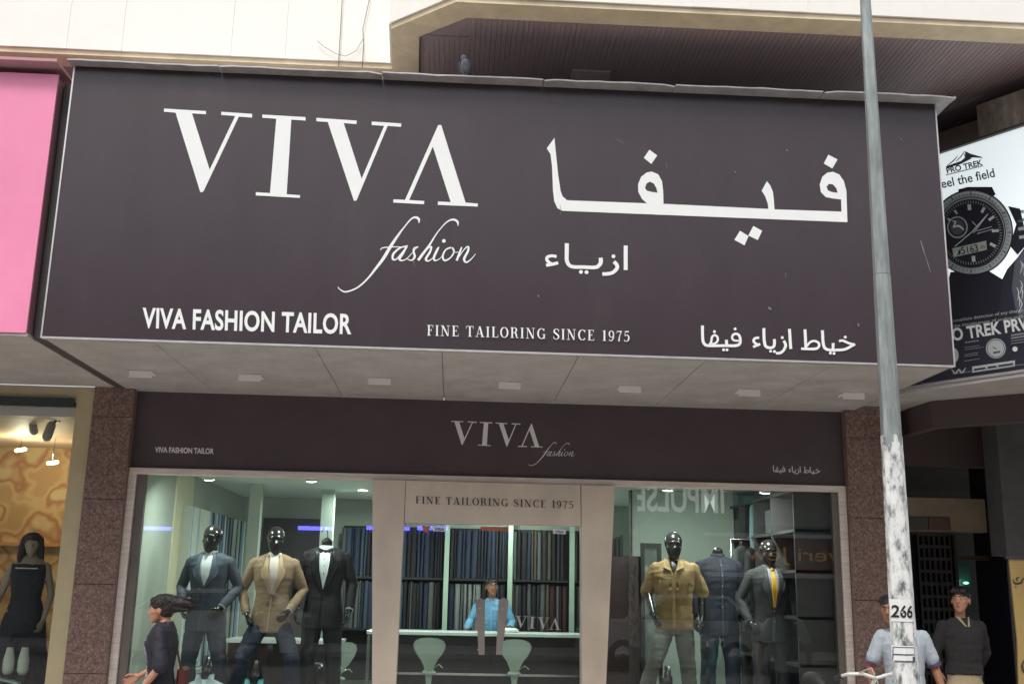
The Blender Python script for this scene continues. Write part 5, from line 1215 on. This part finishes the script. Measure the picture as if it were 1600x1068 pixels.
p = at(50, 664, 1.3); t = thing('spotlight', 'second fainter spotlight left of the grey one under the dress shop ceiling', 'spotlight', p)
part('can', MB().limb([(0, 0, .03, .04), (.04, -.03, -.07, .045)], 16), MATS['spot_grey'], t, world=False); part('bracket', MB().limb([(0, 0, .04, .012), (0, .02, 3.22-p.z, .012)], 8), MATS['spot_dark'], t, world=False)
# female mannequin
def dress_mannequin(label, px, Y, ztop, rz, hair=True):
    k = ztop/1.70; t = thing('mannequin', label, 'mannequin', (at(px, 900, Y).x, Y, .3), rz); k = (ztop-.3)/1.69; t.scale = (k, k, k)
    sk = mat('mannequin_skin', (.34, .27, .21), .4)
    M = head_matrix(Vector((0, -.02, 1.455)), .225, .25, -.05)
    b = MB(); trunk_body(b, TOR['female'], M, (-.24, .03, 1.10), (-.27, -.10, .88), (.22, .02, 1.10), (.20, -.09, .86), (-.09, 0, .5), (.09, 0, .5), (-.1, .02, .09), (.1, .02, .09), female=True, k=.82, shz=1.36, shx=.152)
    part('body', fuse(b, 'body', sk, .008, 3), None, t, world=False)
    b = MB(); b.loft([(x, y, z, a*1.05, b_*1.06) for x, y, z, a, b_ in TOR['female'][2:6]], 24); b.loft([(0, 0, .10, .30, .26), (0, 0, .5, .25, .2), (0, 0, .84, .195, .14), (0, 0, 1.06, .137, .103)], 24)
    part('dress', fuse(b, 'dress', mat('black_dress', (.018, .018, .030), .7, var=.2), .010, 2, .008, 9), None, t, world=False)
    rgf_ = [(x, y, z, a*1.05, b_*1.06) for x, y, z, a, b_ in TOR['female']]
    part('silver_trim', patch(rgf_, interp_rows([(1.335, -.10, .10), (1.345, -.10, .10)], 2), .012, 6), mat('silver_trim', (.8, .8, .78), .3, metal=.3), t, world=False)
    b = MB(); b2 = MB(); b2.ell((0, .09, .70), (.37, .45, .36), 24, 14)
    for s_ in (-1, 1): b2.limb([(s_*.30, .0, .75, .14), (s_*.36, .05, .35, .16), (s_*.40, .02, -.1, .14), (s_*.36, -.08, -.35, .07)], 12)
    b2.ell((0, .28, .30), (.36, .22, .50), 16, 12); merged(b, b2, M); part('hair', fuse(b, 'hair', mat('brown_hair', (.03, .018, .015), .5, var=.3, scale=50, bump=.4), .008, 2, .006, 25), None, t, world=False)
    return t
dress_mannequin('female mannequin with long dark hair in a sleeveless black dress', 45, .62, at(50, 830, .62).z, .1)
dress_mannequin('second female mannequin cut off by the left edge of the photograph', -45, .9, at(50, 850, .9).z, .3)
for n_, px in (('white tapering vase with black feathers, left of the pair', 13), ('white tapering vase with black feathers, right of the pair', 36)):
    p = at(px, 1040, .38); t = thing('vase', n_, 'vase', (p.x, .38, .3)); z1 = at(px, 1010, .38).z-.3
    part('vase_body', MB().lathe([(.03, z1-.26), (.050, z1-.22), (.052, z1-.12), (.036, z1-.03), (.030, z1)], n=18), mat('milk_glass', (.62, .66, .58), .3), t, world=False)
    b = MB(); random.seed(px)
    for i in range(26):
        a_, q = random.uniform(0, 2*PI), random.uniform(.02, .12); b.tube([(0, 0, z1, .006), (q*math.cos(a_)*.5, q*math.sin(a_)*.5, z1+.07, .008), (q*math.cos(a_), q*math.sin(a_), z1+random.uniform(.07, .15), .002)], 5)
    part('feathers', b, M_BLACK, t, world=False)
    part('pedestal', MB().lathe([(.06, 0), (.06, z1-.261)], n=16), M_BLACK, t, world=False)
pp = at(12, 1062, .25); t = thing('glass_shelf', 'slanting pale glass shelf edge at the bottom left corner', 'shelf', (pp.x, .25, pp.z)); b = MB(); b.box(-.15, .10, 0, .25, -.02, .0); b.v = [(x, y, z-.22*x) for x, y, z in b.v]; part('shelf_plate', b, mat('pale_plate', (.42, .52, .50), .3), t, world=False)
part('bracket', MB().box(-.02, .02, .12, .16, -pp.z+.3, -.021), M_CHROME, t, world=False)

# ------------------------------------------------------------------ angled watch billboard (right)
A0, A1 = Vector((4.195, -.819)), Vector((4.856, -1.786)); AD = (A1-A0).normalized()
E0 = A0-AD*.25; E1 = A0+AD*2.6; BN = Vector((AD.y, -AD.x)); BN = BN if BN.y < 0 else -BN
if (BN.dot(Vector((0, -10.5))-A0)) < 0: BN = -BN
BN3 = Vector((BN.x, BN.y, 0))
bb = thing('billboard', 'black and white wristwatch advertisement board set at an angle beside the sign', 'billboard', (A0.x, A0.y, 3.5))
def slab(P, Q, t0, t1, z0, z1):
    return MB().vprism([tuple(P+BN*t0), tuple(P+BN*t1), tuple(Q+BN*t1), tuple(Q+BN*t0)], z0, z1)
ZB1 = 5.715
part('board', slab(E0, E1, -.12, 0, 3.515, ZB1-.015), mat('poster_white_glow', (.80, .88, .90), .3, coat=.3, emit=.55), bb)  # emission added so the white ground looks brighter than its shaded position
part('frame', slab(E0, E1, -.13, .03, 3.49, 3.514), M_TRIM, bb); part('frame', slab(E0, E1, -.13, .035, ZB1-.014, ZB1+.012), mat('frame_dark', (.08, .07, .06), .5), bb)
def onB(x, y, off=.004):
    d = FW + RT*((x-800)/F_PX) - UP*((y-534)/F_PX); n = BN3; p = Vector((A0.x, A0.y, 0))+n*off
    return CAM+d*((p-CAM).dot(n)/d.dot(n))
def bart(name, art, m, off=.004): return part(name, art.mb(lambda x, y: onB(x, y, off), BN3, .0004), m, bb)
MK = mat('print_black', (.022, .022, .035), .3, coat=.3); MD = mat('print_grey', (.10, .11, .14), .3); MG = mat('print_silver', (.40, .44, .44), .3); ML = mat('print_pale', (.66, .70, .70), .3); MBG = mat('print_navy', (.030, .030, .045), .3, coat=.2)
# dark lower ground with a ragged upper edge
bart('print_ground', Art().poly([(1395, 612), (1640, 575), (1640, 395), (1600, 388), (1590, 402), (1574, 420), (1566, 436), (1540, 456), (1500, 450), (1470, 440), (1470, 500), (1395, 545)]), MBG, .003)
# rock and forearm at the right edge
bart('print_rock', Art().poly([(1586, 408), (1610, 380), (1640, 370), (1640, 470), (1605, 478), (1598, 500), (1588, 488), (1581, 450)]), MD, .0036)
a = Art()
for k in range(16): random.seed(k); x0_, y0_ = random.uniform(1585, 1625), random.uniform(400, 470); a.stroke([(x0_, y0_, .6), (x0_+3, y0_+8, 1.6), (x0_+random.uniform(-3, 4), y0_+20, .5)])
bart('print_texture', a, ML, .0040)
# strap and crown guard
bart('watch_strap', Art().poly([(1497, 296), (1512, 292), (1550, 292), (1556, 304), (1540, 312), (1500, 308)]).poly([(1485, 425), (1540, 420), (1566, 436), (1560, 500), (1478, 512), (1474, 470)]).poly([(1575, 322), (1594, 326), (1600, 352), (1606, 380), (1590, 398), (1578, 384), (1588, 350)]), MK, .0042)
a = Art()
for k in range(4): a.line(1588+k*1.5, 332+k*13, 1600+k*1.5, 330+k*13, 5)
bart('watch_button', a, MG, .0046)
wx, wy = 1518, 363
bart('watch_bezel', Art().disc(wx, wy, 64, 66, 48), MG, .0048)
bart('watch_bezel_ring', Art().ring(wx, wy, 64, 66, 2.2, w2=2.2, n=48).ring(wx, wy, 53, 55, 1.5, w2=1.5, n=48), MK, .0052)
bart('watch_bezel_ring', Art().ring(wx, wy, 60, 62, 2.5, 200, 330, w2=2.5), ML, .0056)
a = Art()
for d_ in range(0, 360, 6):
    t = math.radians(d_); a.line(wx+56*math.cos(t), wy+58*math.sin(t), wx+(60 if d_ % 30 else 62)*math.cos(t), wy+(61 if d_ % 30 else 63.5)*math.sin(t), 1.1 if d_ % 30 else 2)
bart('bezel_marks', a, MD, .0056)
bart('watch_dial', Art().disc(wx, wy+1, 51, 53, 48), MK, .0060)
a = Art()
for d_ in range(0, 360, 5):
    t = math.radians(d_); a.line(wx+44*math.cos(t), wy+1+46*math.sin(t), wx+48*math.cos(t), wy+1+50*math.sin(t), 1.0)
bart('minute_marks', a, MG, .0064)
a = Art()
for d_, L, w_ in ((-95, 9, 5.5), (-62, 9, 4.2), (-35, 10, 4.2), (-5, 11, 4.2), (28, 10, 4.5), (85, 9, 5.5), (128, 8, 4), (-128, 7, 3.2), (-150, 6, 3)):
    t = math.radians(d_); a.line(wx+(43-L)*math.cos(t), wy+1+(45-L)*math.sin(t), wx+43*math.cos(t), wy+1+45*math.sin(t), w_)
bart('hour_marks', a, ML, .0068)
bart('sub_dial', Art().ring(wx-22, wy-8, 15, 16, 2.5, w2=2.5), MG, .0066); bart('sub_dial', Art().disc(wx-22, wy-8, 11, 12).ring(wx-22, wy-8, 9, 10, 1, w2=1), MD, .0067)
a = Art(); a.stroke([(wx-12, wy-4, 2), (wx-20, wy-10, 3.5), (wx-29, wy-8, 2)]); a.stroke([(wx-29, wy-8, 1), (wx-25, wy-16, 3), (wx-30, wy-18, 1)]); bart('sub_dial_hand', a, ML, .0072)
a = Art(); a.line(wx, wy, wx+24, wy-27, 1.4); a.line(wx+3, wy+1, wx+26, wy-29, 1.4); a.line(wx, wy, wx-26, wy+22, 1.3); a.line(wx+8, wy-2, wx+32, wy-9, 1); a.line(wx+9, wy+2, wx+34, wy-5, 1); a.line(wx+10, wy-8, wx+1, wy-17, .9); bart('watch_hands', a, ML, .0074)
bart('watch_display', Art().poly([(wx-30, wy+25), (wx+23, wy+13), (wx+24, wy+27), (wx-28, wy+39)]), mat('print_lcd', (.50, .55, .48), .3), .0072)
bart('display_digits', Art().text('5163', wx-15, wy+34, wx+11, wy+29, 11, bold=.012).text('m', wx+15, wy+26, wx+21, wy+25, 5).poly([(wx-26, wy+36), (wx-17, wy+34), (wx-17, wy+25)]), MK, .0078)
# mountain logo and words
a = Art(); a.poly([(1508, 236), (1516, 240), (1533, 245), (1536, 247), (1520, 246), (1511, 250), (1499, 254), (1508, 246)]).poly([(1478, 260), (1500, 252), (1520, 247), (1500, 257), (1479, 263)]).stroke([(1507, 236, .8), (1502, 244, 1.6), (1494, 252, 1.2)]).stroke([(1497, 243, .6), (1490, 251, 1.8), (1480, 259, 1)]).stroke([(1506, 238, .8), (1509, 247, 1.4), (1512, 249, .8)])
bart('mountain_logo', a, MD, .005)
bart('logo_word', Art().text('PRO TREK', 1480, 271, 1536, 257.5, 8.6, bold=.03), MD, .005)
bart('logo_rule', Art().line(1478, 273.5, 1536, 259, 1.3), MD, .005)
bart('slogan', Art().text('eel the field', 1472, 294, 1555, 276, 13.5, bold=.014), MD, .005)
bart('headline', Art().text('O TREK PRW', 1489, 532, 1617, 512, 19, bold=.03, space=1.02), ML, .005)
MSm = mat('print_midgrey', (.22, .23, .25), .3)
bart('small_print', Art().text('mmediate detection of any change in your', 1488, 505, 1625, 484, 6.5).text('the intuitiveness of analog with digital', 1490, 513, 1622, 494, 6), MG, .005)
a = Art()
for y_, x1_ in ((535, 1527), (543, 1530), (546.5, 1535), (554, 1526), (557, 1528), (564, 1532)):
    x = 1508
    while x < x1_: w_ = random.uniform(2, 5); a.line(x, y_-(x-1508)*.15, x+w_, y_-(x+w_-1508)*.15, 1.0 if y_ > 536 else 2.2); x += w_+.8
for y_ in (524, 528.5, 533, 537): a.line(1581, y_, 1625, y_-6.5, 2.6 if y_ < 530 else 1.2)
for y_ in (584, 592.5, 599):
    x = 1490 if y_ < 590 else 1440
    if y_ > 595: x = 1425
    while x < (1625 if y_ < 599 else 1500): w_ = random.uniform(2, 6); a.line(x, y_-(x-1490)*.135, x+w_, y_-(x+w_-1490)*.135, 1.1); x += w_+.9
bart('small_print', a, MSm, .005)
bart('small_watch', Art().disc(1556, 544, 15.5, 15.5, 28), MG, .005); bart('small_watch', Art().ring(1556, 544, 13.5, 13.5, 1.2, w2=1.2).line(1551, 542, 1557, 545, 1.4).line(1552, 551, 1563, 549, 3), MD, .0055)
bart('small_watch', Art().disc(1487, 555, 11, 13, 24), MG, .005); bart('badge', Art().disc(1586, 545, 4), ML, .005)
bart('caption_box', Art().poly([(1519, 572.5), (1586, 562.5), (1586, 572), (1519, 582)]), MG, .005); bart('caption_text', Art().text('WATER SPORTS RESISTANT', 1522, 579.5, 1583, 570.5, 4.2, bold=.03) if False else Art().line(1522, 577.3, 1540, 574.6, 2.6).line(1543, 574.1, 1557, 572, 2.6).line(1560, 571.6, 1583, 568.1, 2.6), MK, .0056)
bart('emblem', Art().stroke([(1487, 577, 1), (1493, 583, 3), (1498, 577, 2), (1503, 582, 3), (1509, 574, 1)]), MG, .005)
# ledge, concrete block above the board and the soffit under it
lb_ = thing('concrete_ledge', 'brown concrete ledge block above the watch advertisement', 'ledge', (4.9, -1.3, 5.8))
M_CONC = ramp_mat('stained_lit_concrete', [(.35, (.20, .16, .13)), (.5, (.30, .25, .20)), (.62, (.42, .37, .30)), (.75, (.6, .56, .48))], 7, rough=.85, stretch=(1, 1, .4), bump=.5)
part('block', slab(E0+AD*.35, A1-AD*.25, -.9, -.22, ZB1+.014, 6.02), mat('brown_shaded_side', (.15, .115, .09), .8, var=.25, scale=6, bump=.2), lb_)  # darker colour carries the shade on this side of the block
part('block', slab(A1-AD*.249, E1, -.9, -.05, ZB1+.014, 6.08), M_CONC, lb_)  # lighter colour carries the light falling on this face of the block
so_ = thing('passage_soffit', 'grey painted soffit below the watch advertisement over the dark passage', 'soffit', (5, -1, 3.45))
part('soffit_panel', MB().vprism([(4.01, -.10), (4.01, -.70), tuple(E0+BN*.02), tuple(E1+BN*.02), (9.5, -3.6), (9.5, -1.5), (5.9, -1.55), (5.25, -1.04), (4.61, -.50), (4.58, -.05), (4.58, .3), (4.365, .3)], 3.455, 3.488), M_SOFFIT, so_)
# ------------------------------------------------------------------ dark passage
pa = thing('passage', 'dark covered passage with beige beam, dark walls and lattice screen right of the shop', 'passage', (6, 2, 0))
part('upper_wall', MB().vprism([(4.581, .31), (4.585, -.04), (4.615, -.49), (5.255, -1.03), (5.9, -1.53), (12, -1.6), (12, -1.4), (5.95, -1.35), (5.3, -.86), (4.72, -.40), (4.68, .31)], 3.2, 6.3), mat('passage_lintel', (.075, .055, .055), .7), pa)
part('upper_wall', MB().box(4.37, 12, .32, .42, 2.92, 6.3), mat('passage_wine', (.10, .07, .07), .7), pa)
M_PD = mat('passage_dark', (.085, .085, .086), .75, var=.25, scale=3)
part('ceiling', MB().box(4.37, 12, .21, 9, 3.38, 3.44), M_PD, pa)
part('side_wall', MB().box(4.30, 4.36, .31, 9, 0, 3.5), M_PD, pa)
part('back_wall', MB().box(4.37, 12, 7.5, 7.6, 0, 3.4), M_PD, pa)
bx0, bx1 = at(1405, 780, 3).x-.5, at(1539, 785, 3).x
part('beam', MB().box(bx0, bx1, 3, 3.2, at(1480, 830, 3).z, at(1480, 778, 3).z), mat('beige_plaster', (.62, .52, .36), .7, var=.2, scale=3), pa)
part('beam_panel', MB().box(at(1450, 805, 2.98).x, at(1484, 805, 2.98).x, 2.97, 2.998, at(1460, 828, 2.98).z, at(1460, 808, 2.98).z), mat('red_brown_panel', (.30, .16, .14), .6), pa)
part('beam_panel', MB().box(at(1405, 805, 2.98).x, at(1449, 805, 2.98).x, 2.97, 2.998, at(1440, 828, 2.98).z, at(1440, 808, 2.98).z), mat('grey_panel', (.2, .2, .18), .6), pa)
part('pier', MB().box(bx1+.01, bx1+.55, 2.2, 3.4, 0, 3.37), mat('blue_black', (.05, .05, .08), .6), pa)
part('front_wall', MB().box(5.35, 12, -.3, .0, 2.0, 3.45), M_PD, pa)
# lattice screen: slab with rows of holes (built as bars)
lx0, lx1 = at(1438, 900, 3.05).x, at(1488, 900, 3.05).x; lz1 = at(1460, 834, 3.05).z
b = MB(); n = 6; m_ = 14
for i in range(n+1): x = lx0+(lx1-lx0)*i/n; b.box(x-.012, x+.012, 3.05, 3.09, 0, lz1)
for j in range(m_+1): z = .2+(lz1-.2)*j/m_; b.box(lx0, lx1, 3.055, 3.085, z-.022, z+.022)
part('lattice', b, mat('lattice_iron', (.075, .075, .075), .5), pa)
part('lattice_back', MB().box(lx0-.05, lx1+.05, 3.12, 3.15, 0, lz1), M_BLACK, pa)
part('door_frame', MB().box(lx1+.02, lx1+.06, 3.0, 3.12, 0, lz1), mat('passage_frame', (.05, .045, .045), .5), pa)
part('door_head', MB().box(lx1+.06, bx1, 3.0, 3.1, lz1-.32, lz1-.26), mat('brown_head', (.13, .07, .05), .6), pa)
gx = at(1508, 900, 5)
part('lit_window', MB().box(at(1498, 900, 5).x, at(1516, 900, 5).x, 5, 5.04, at(1508, 915, 5).z, at(1508, 870, 5).z), mat('green_glass', (.03, .07, .06), .3), pa)
gl = thing('green_lamp', 'small green lit lamp glowing deep in the dark passage', 'lamp', at(1509, 910, 4.95))
part('lamp_glass', MB().ell((0, 0, 0), (.045, .03, .02)), mat('green_glow', (.4, 1, .8), .4, emit=.9, ecol=(.25, .8, .6)), gl, world=False)
l = bpy.data.lights.new('lamp_light', 'POINT'); l.energy = .35; l.color = (.4, 1, .8); l.shadow_soft_size = .04; o = bpy.data.objects.new('lamp_light', l); COL.objects.link(o); o.parent = gl; o.location = (0, -.08, 0)
sp = thing('passage_lamp', 'thin unlit ceiling lamp high in the dark passage', 'ceiling light', at(1573, 690, 1.5)); part('lamp_tube', MB().box(-.05, .05, -.02, .02, 0, .015), mat('dull_white', (.30, .30, .28), .5), sp, world=False); part('stem', MB().box(-.005, .005, -.005, .005, .016, max(.05, 3.38-sp.location.z)), M_BLACK, sp, world=False)
# yellow roll-up banner
yb = thing('banner', 'yellow ochre banner with black Arabic script at the right edge', 'banner', (at(1590, 1000, -.8).x, -.8, 0))
ym = mat('banner_yellow', (.34, .24, .085), .6, var=.05)
P = [at(1575, 873, -.8), at(1640, 873, -.8), at(1640, 1120, -.8), at(1592, 1120, -.8), at(1588, 1000, -.8)]
mbb = MB().prism([(p.x, p.z) for p in P], -.82, -.80); part('cloth', mbb, ym, yb)
fnY = lambda x, y: at(x, y, -.824)
a = Art().stroke([(1603, 902, 1), (1598, 904, 2.5), (1596, 909, 3), (1589, 911, 3), (1584, 909, 2.2), (1583, 904, 1.2)]).stroke([(1590, 907, 1.5), (1588, 903, 2), (1593, 901, 1.5)]).disc(1587, 916, 1.2)
a.stroke([(1600, 1030, 1), (1597, 1040, 4), (1600, 1050, 3)])
part('script', a.mb(fnY), mat('script_brown', (.05, .03, .02), .6), yb)
part('pole', MB().box(P[0].x-.01, P[0].x+.01, -.798, -.78, 0, P[0].z), M_BLACK, yb)
part('top_rail', MB().box(P[0].x-.03, P[1].x, -.83, -.79, P[0].z, P[0].z+.03), mat('banner_rail', (.05, .04, .06), .5), yb)

# ------------------------------------------------------------------ far side of the street, behind the camera (seen only in the glass)
YO = -20.2
ob = thing('opposite_building', 'low shop building across the street, seen mirrored in the glass', 'building', (3, YO, 0))
part('wall', MB().box(-22, 26, YO-8, YO, 0, 3.5), mat('opp_low', (.10, .10, .10), .7, var=.2, scale=.7), ob)
part('wall', MB().box(-22, 26, YO-8, YO, 3.501, 9.5), mat('opp_wall', (.26, .27, .25), .7, var=.1, scale=.7), ob)
for i in range(12):
    part('window', MB().box(-19+i*3.6, -17.4+i*3.6, YO+.001, YO+.06, 5.6, 7.4), mat('opp_window', (.04, .05, .06), .15), ob)
def facing(body, xr, z0, xl, h, y, bold=0):
    """lettering that faces the shop: reads from +x (left, seen from the shop) to -x"""
    a = Art().text(body, 0, 0, 1, 0, 1, bold=bold)
    return a.mb(lambda u, v: (xr+(xl-xr)*u, y, z0+(-v)*h), Vector((0, 1, 0)), .001)
iw = at(1130, 797, -YO).x; il = at(990, 797, -YO).x
ims = thing('opposite_sign', 'grey fascia sign with pale capitals across the street, mirrored in the right window', 'sign', (6.4, YO, 3.9))
part('panel', MB().box(il-.6, iw+1.0, YO+.002, YO+.12, 3.5, 4.7), mat('opp_sign_grey', (.13, .145, .14), .5), ims)
part('lettering', facing('IMPULSE', iw, 3.83, il, .78, YO+.125, .02), mat('opp_letter_glow', (.85, .88, .85), .5, emit=.75), ims)  # emission added to strengthen the letters' reflection in the glass
vr, vl = at(1312, 880, -YO).x, at(1165, 880, -YO).x
vs = thing('opposite_sign', 'dark red fascia sign with gold letters across the street, mirrored at the window edge', 'sign', (9.5, YO, 2.7))
part('panel', MB().box(vl-1.2, vr+2.5, YO+.002, YO+.10, 2.15, 3.15), mat('opp_red', (.16, .02, .03), .5), vs)
part('stripe', MB().box(vl-1.2, vr+2.5, YO+.002, YO+.14, 3.151, 3.26), M_WHITE, vs); part('stripe', MB().box(vl-1.2, vr+2.5, YO+.002, YO+.14, 2.03, 2.149), M_WHITE, vs)
part('lettering', facing('veri Jew', vr, 2.38, vl, .5, YO+.105), mat('opp_gold_glow', (.7, .42, .12), .5, emit=.35), vs)  # slight glow added to the gold so its mirror image shows
ls = thing('light_strip', 'blue LED strip along the shops across the street, mirrored in glass and steel', 'light', (-4, YO+.1, 3.05))
for a_, b_ in ((226, 268), (466, 522), (573, 640), (652, 662), (664, 700)):
    x0_, x1_ = at(a_, 826, -YO).x, at(b_, 826, -YO).x; z_ = at((a_+b_)/2, 825, -YO).z
    part('led_segment', MB().box(x0_, x1_, YO+.01, YO+.08, z_-.05, z_+.05), mat('blue_led', (.2, .2, 1), .5, emit=13, ecol=(.12, .12, 1)), ls)
# parked cars seen in the glass
def car(label, cx, cy, col, L=4.5, H=1.62, rz=0):
    t = thing('parked_car', label, 'car', (cx, cy, -.12), rz); pm_c = mat('paint_'+str(col[0]), col, .25, metal=.2, coat=.6)
    prof = [(-L/2, .45), (-L/2+.05, .85), (-L/2+.35, 1.0), (-L/2+1.15, 1.08), (-L/2+1.75, H-.06), (-L/2+2.3, H), (L/2-1.0, H-.02), (L/2-.35, 1.1), (L/2-.02, .98), (L/2, .45), (L/2-.1, .25), (-L/2+.1, .25)]
    part('body', MB().prism(prof, -.85, .85), pm_c, t, world=False)
    gp = [(-L/2+1.25, 1.10), (-L/2+1.82, H-.10), (L/2-1.05, H-.08), (L/2-.5, 1.10)]
    for s_ in (-1, 1): part('side_window', MB().prism(gp, s_*.851, s_*.865), mat('car_glass', (.02, .025, .03), .05), t, world=False)
    for x in (-L/2+.85, L/2-.85):
        for s_ in (-1, 1):
            w_ = part('wheel', MB().tube([(x, s_*.68, .33, .33), (x, s_*.88, .33, .33)], 24), M_BLACK, t, world=False); part('rim', MB().tube([(x, s_*.881, .33, .2), (x, s_*.89, .33, .2)], 16), M_CHROME, w_, world=False)
    for s_ in (-1, 1): part('headlight', MB().box(-L/2-.005, -L/2+.12, s_*.6-.15, s_*.6+.15, .68, .84), M_WHITE, t, world=False)
    part('bumper', MB().box(-L/2-.03, -L/2+.1, -.84, .84, .30, .50), pm_c, t, world=False)
    return t
car('silver people carrier parked behind the viewpoint, mirrored in the right window', at(1050, 1000, 14.3).x, -14.3, (.72, .74, .78), 4.2, 1.66)
car('white van parked behind the viewpoint, mirrored in the left window', -5.6, -14.4, (.8, .8, .79), 4.9, 1.56)
car('dark red car parked behind the viewpoint, mirrored far right', 11.6, -14.4, (.18, .02, .025), 4.4, 1.5)
bpy.data.scenes.remove(TMP)
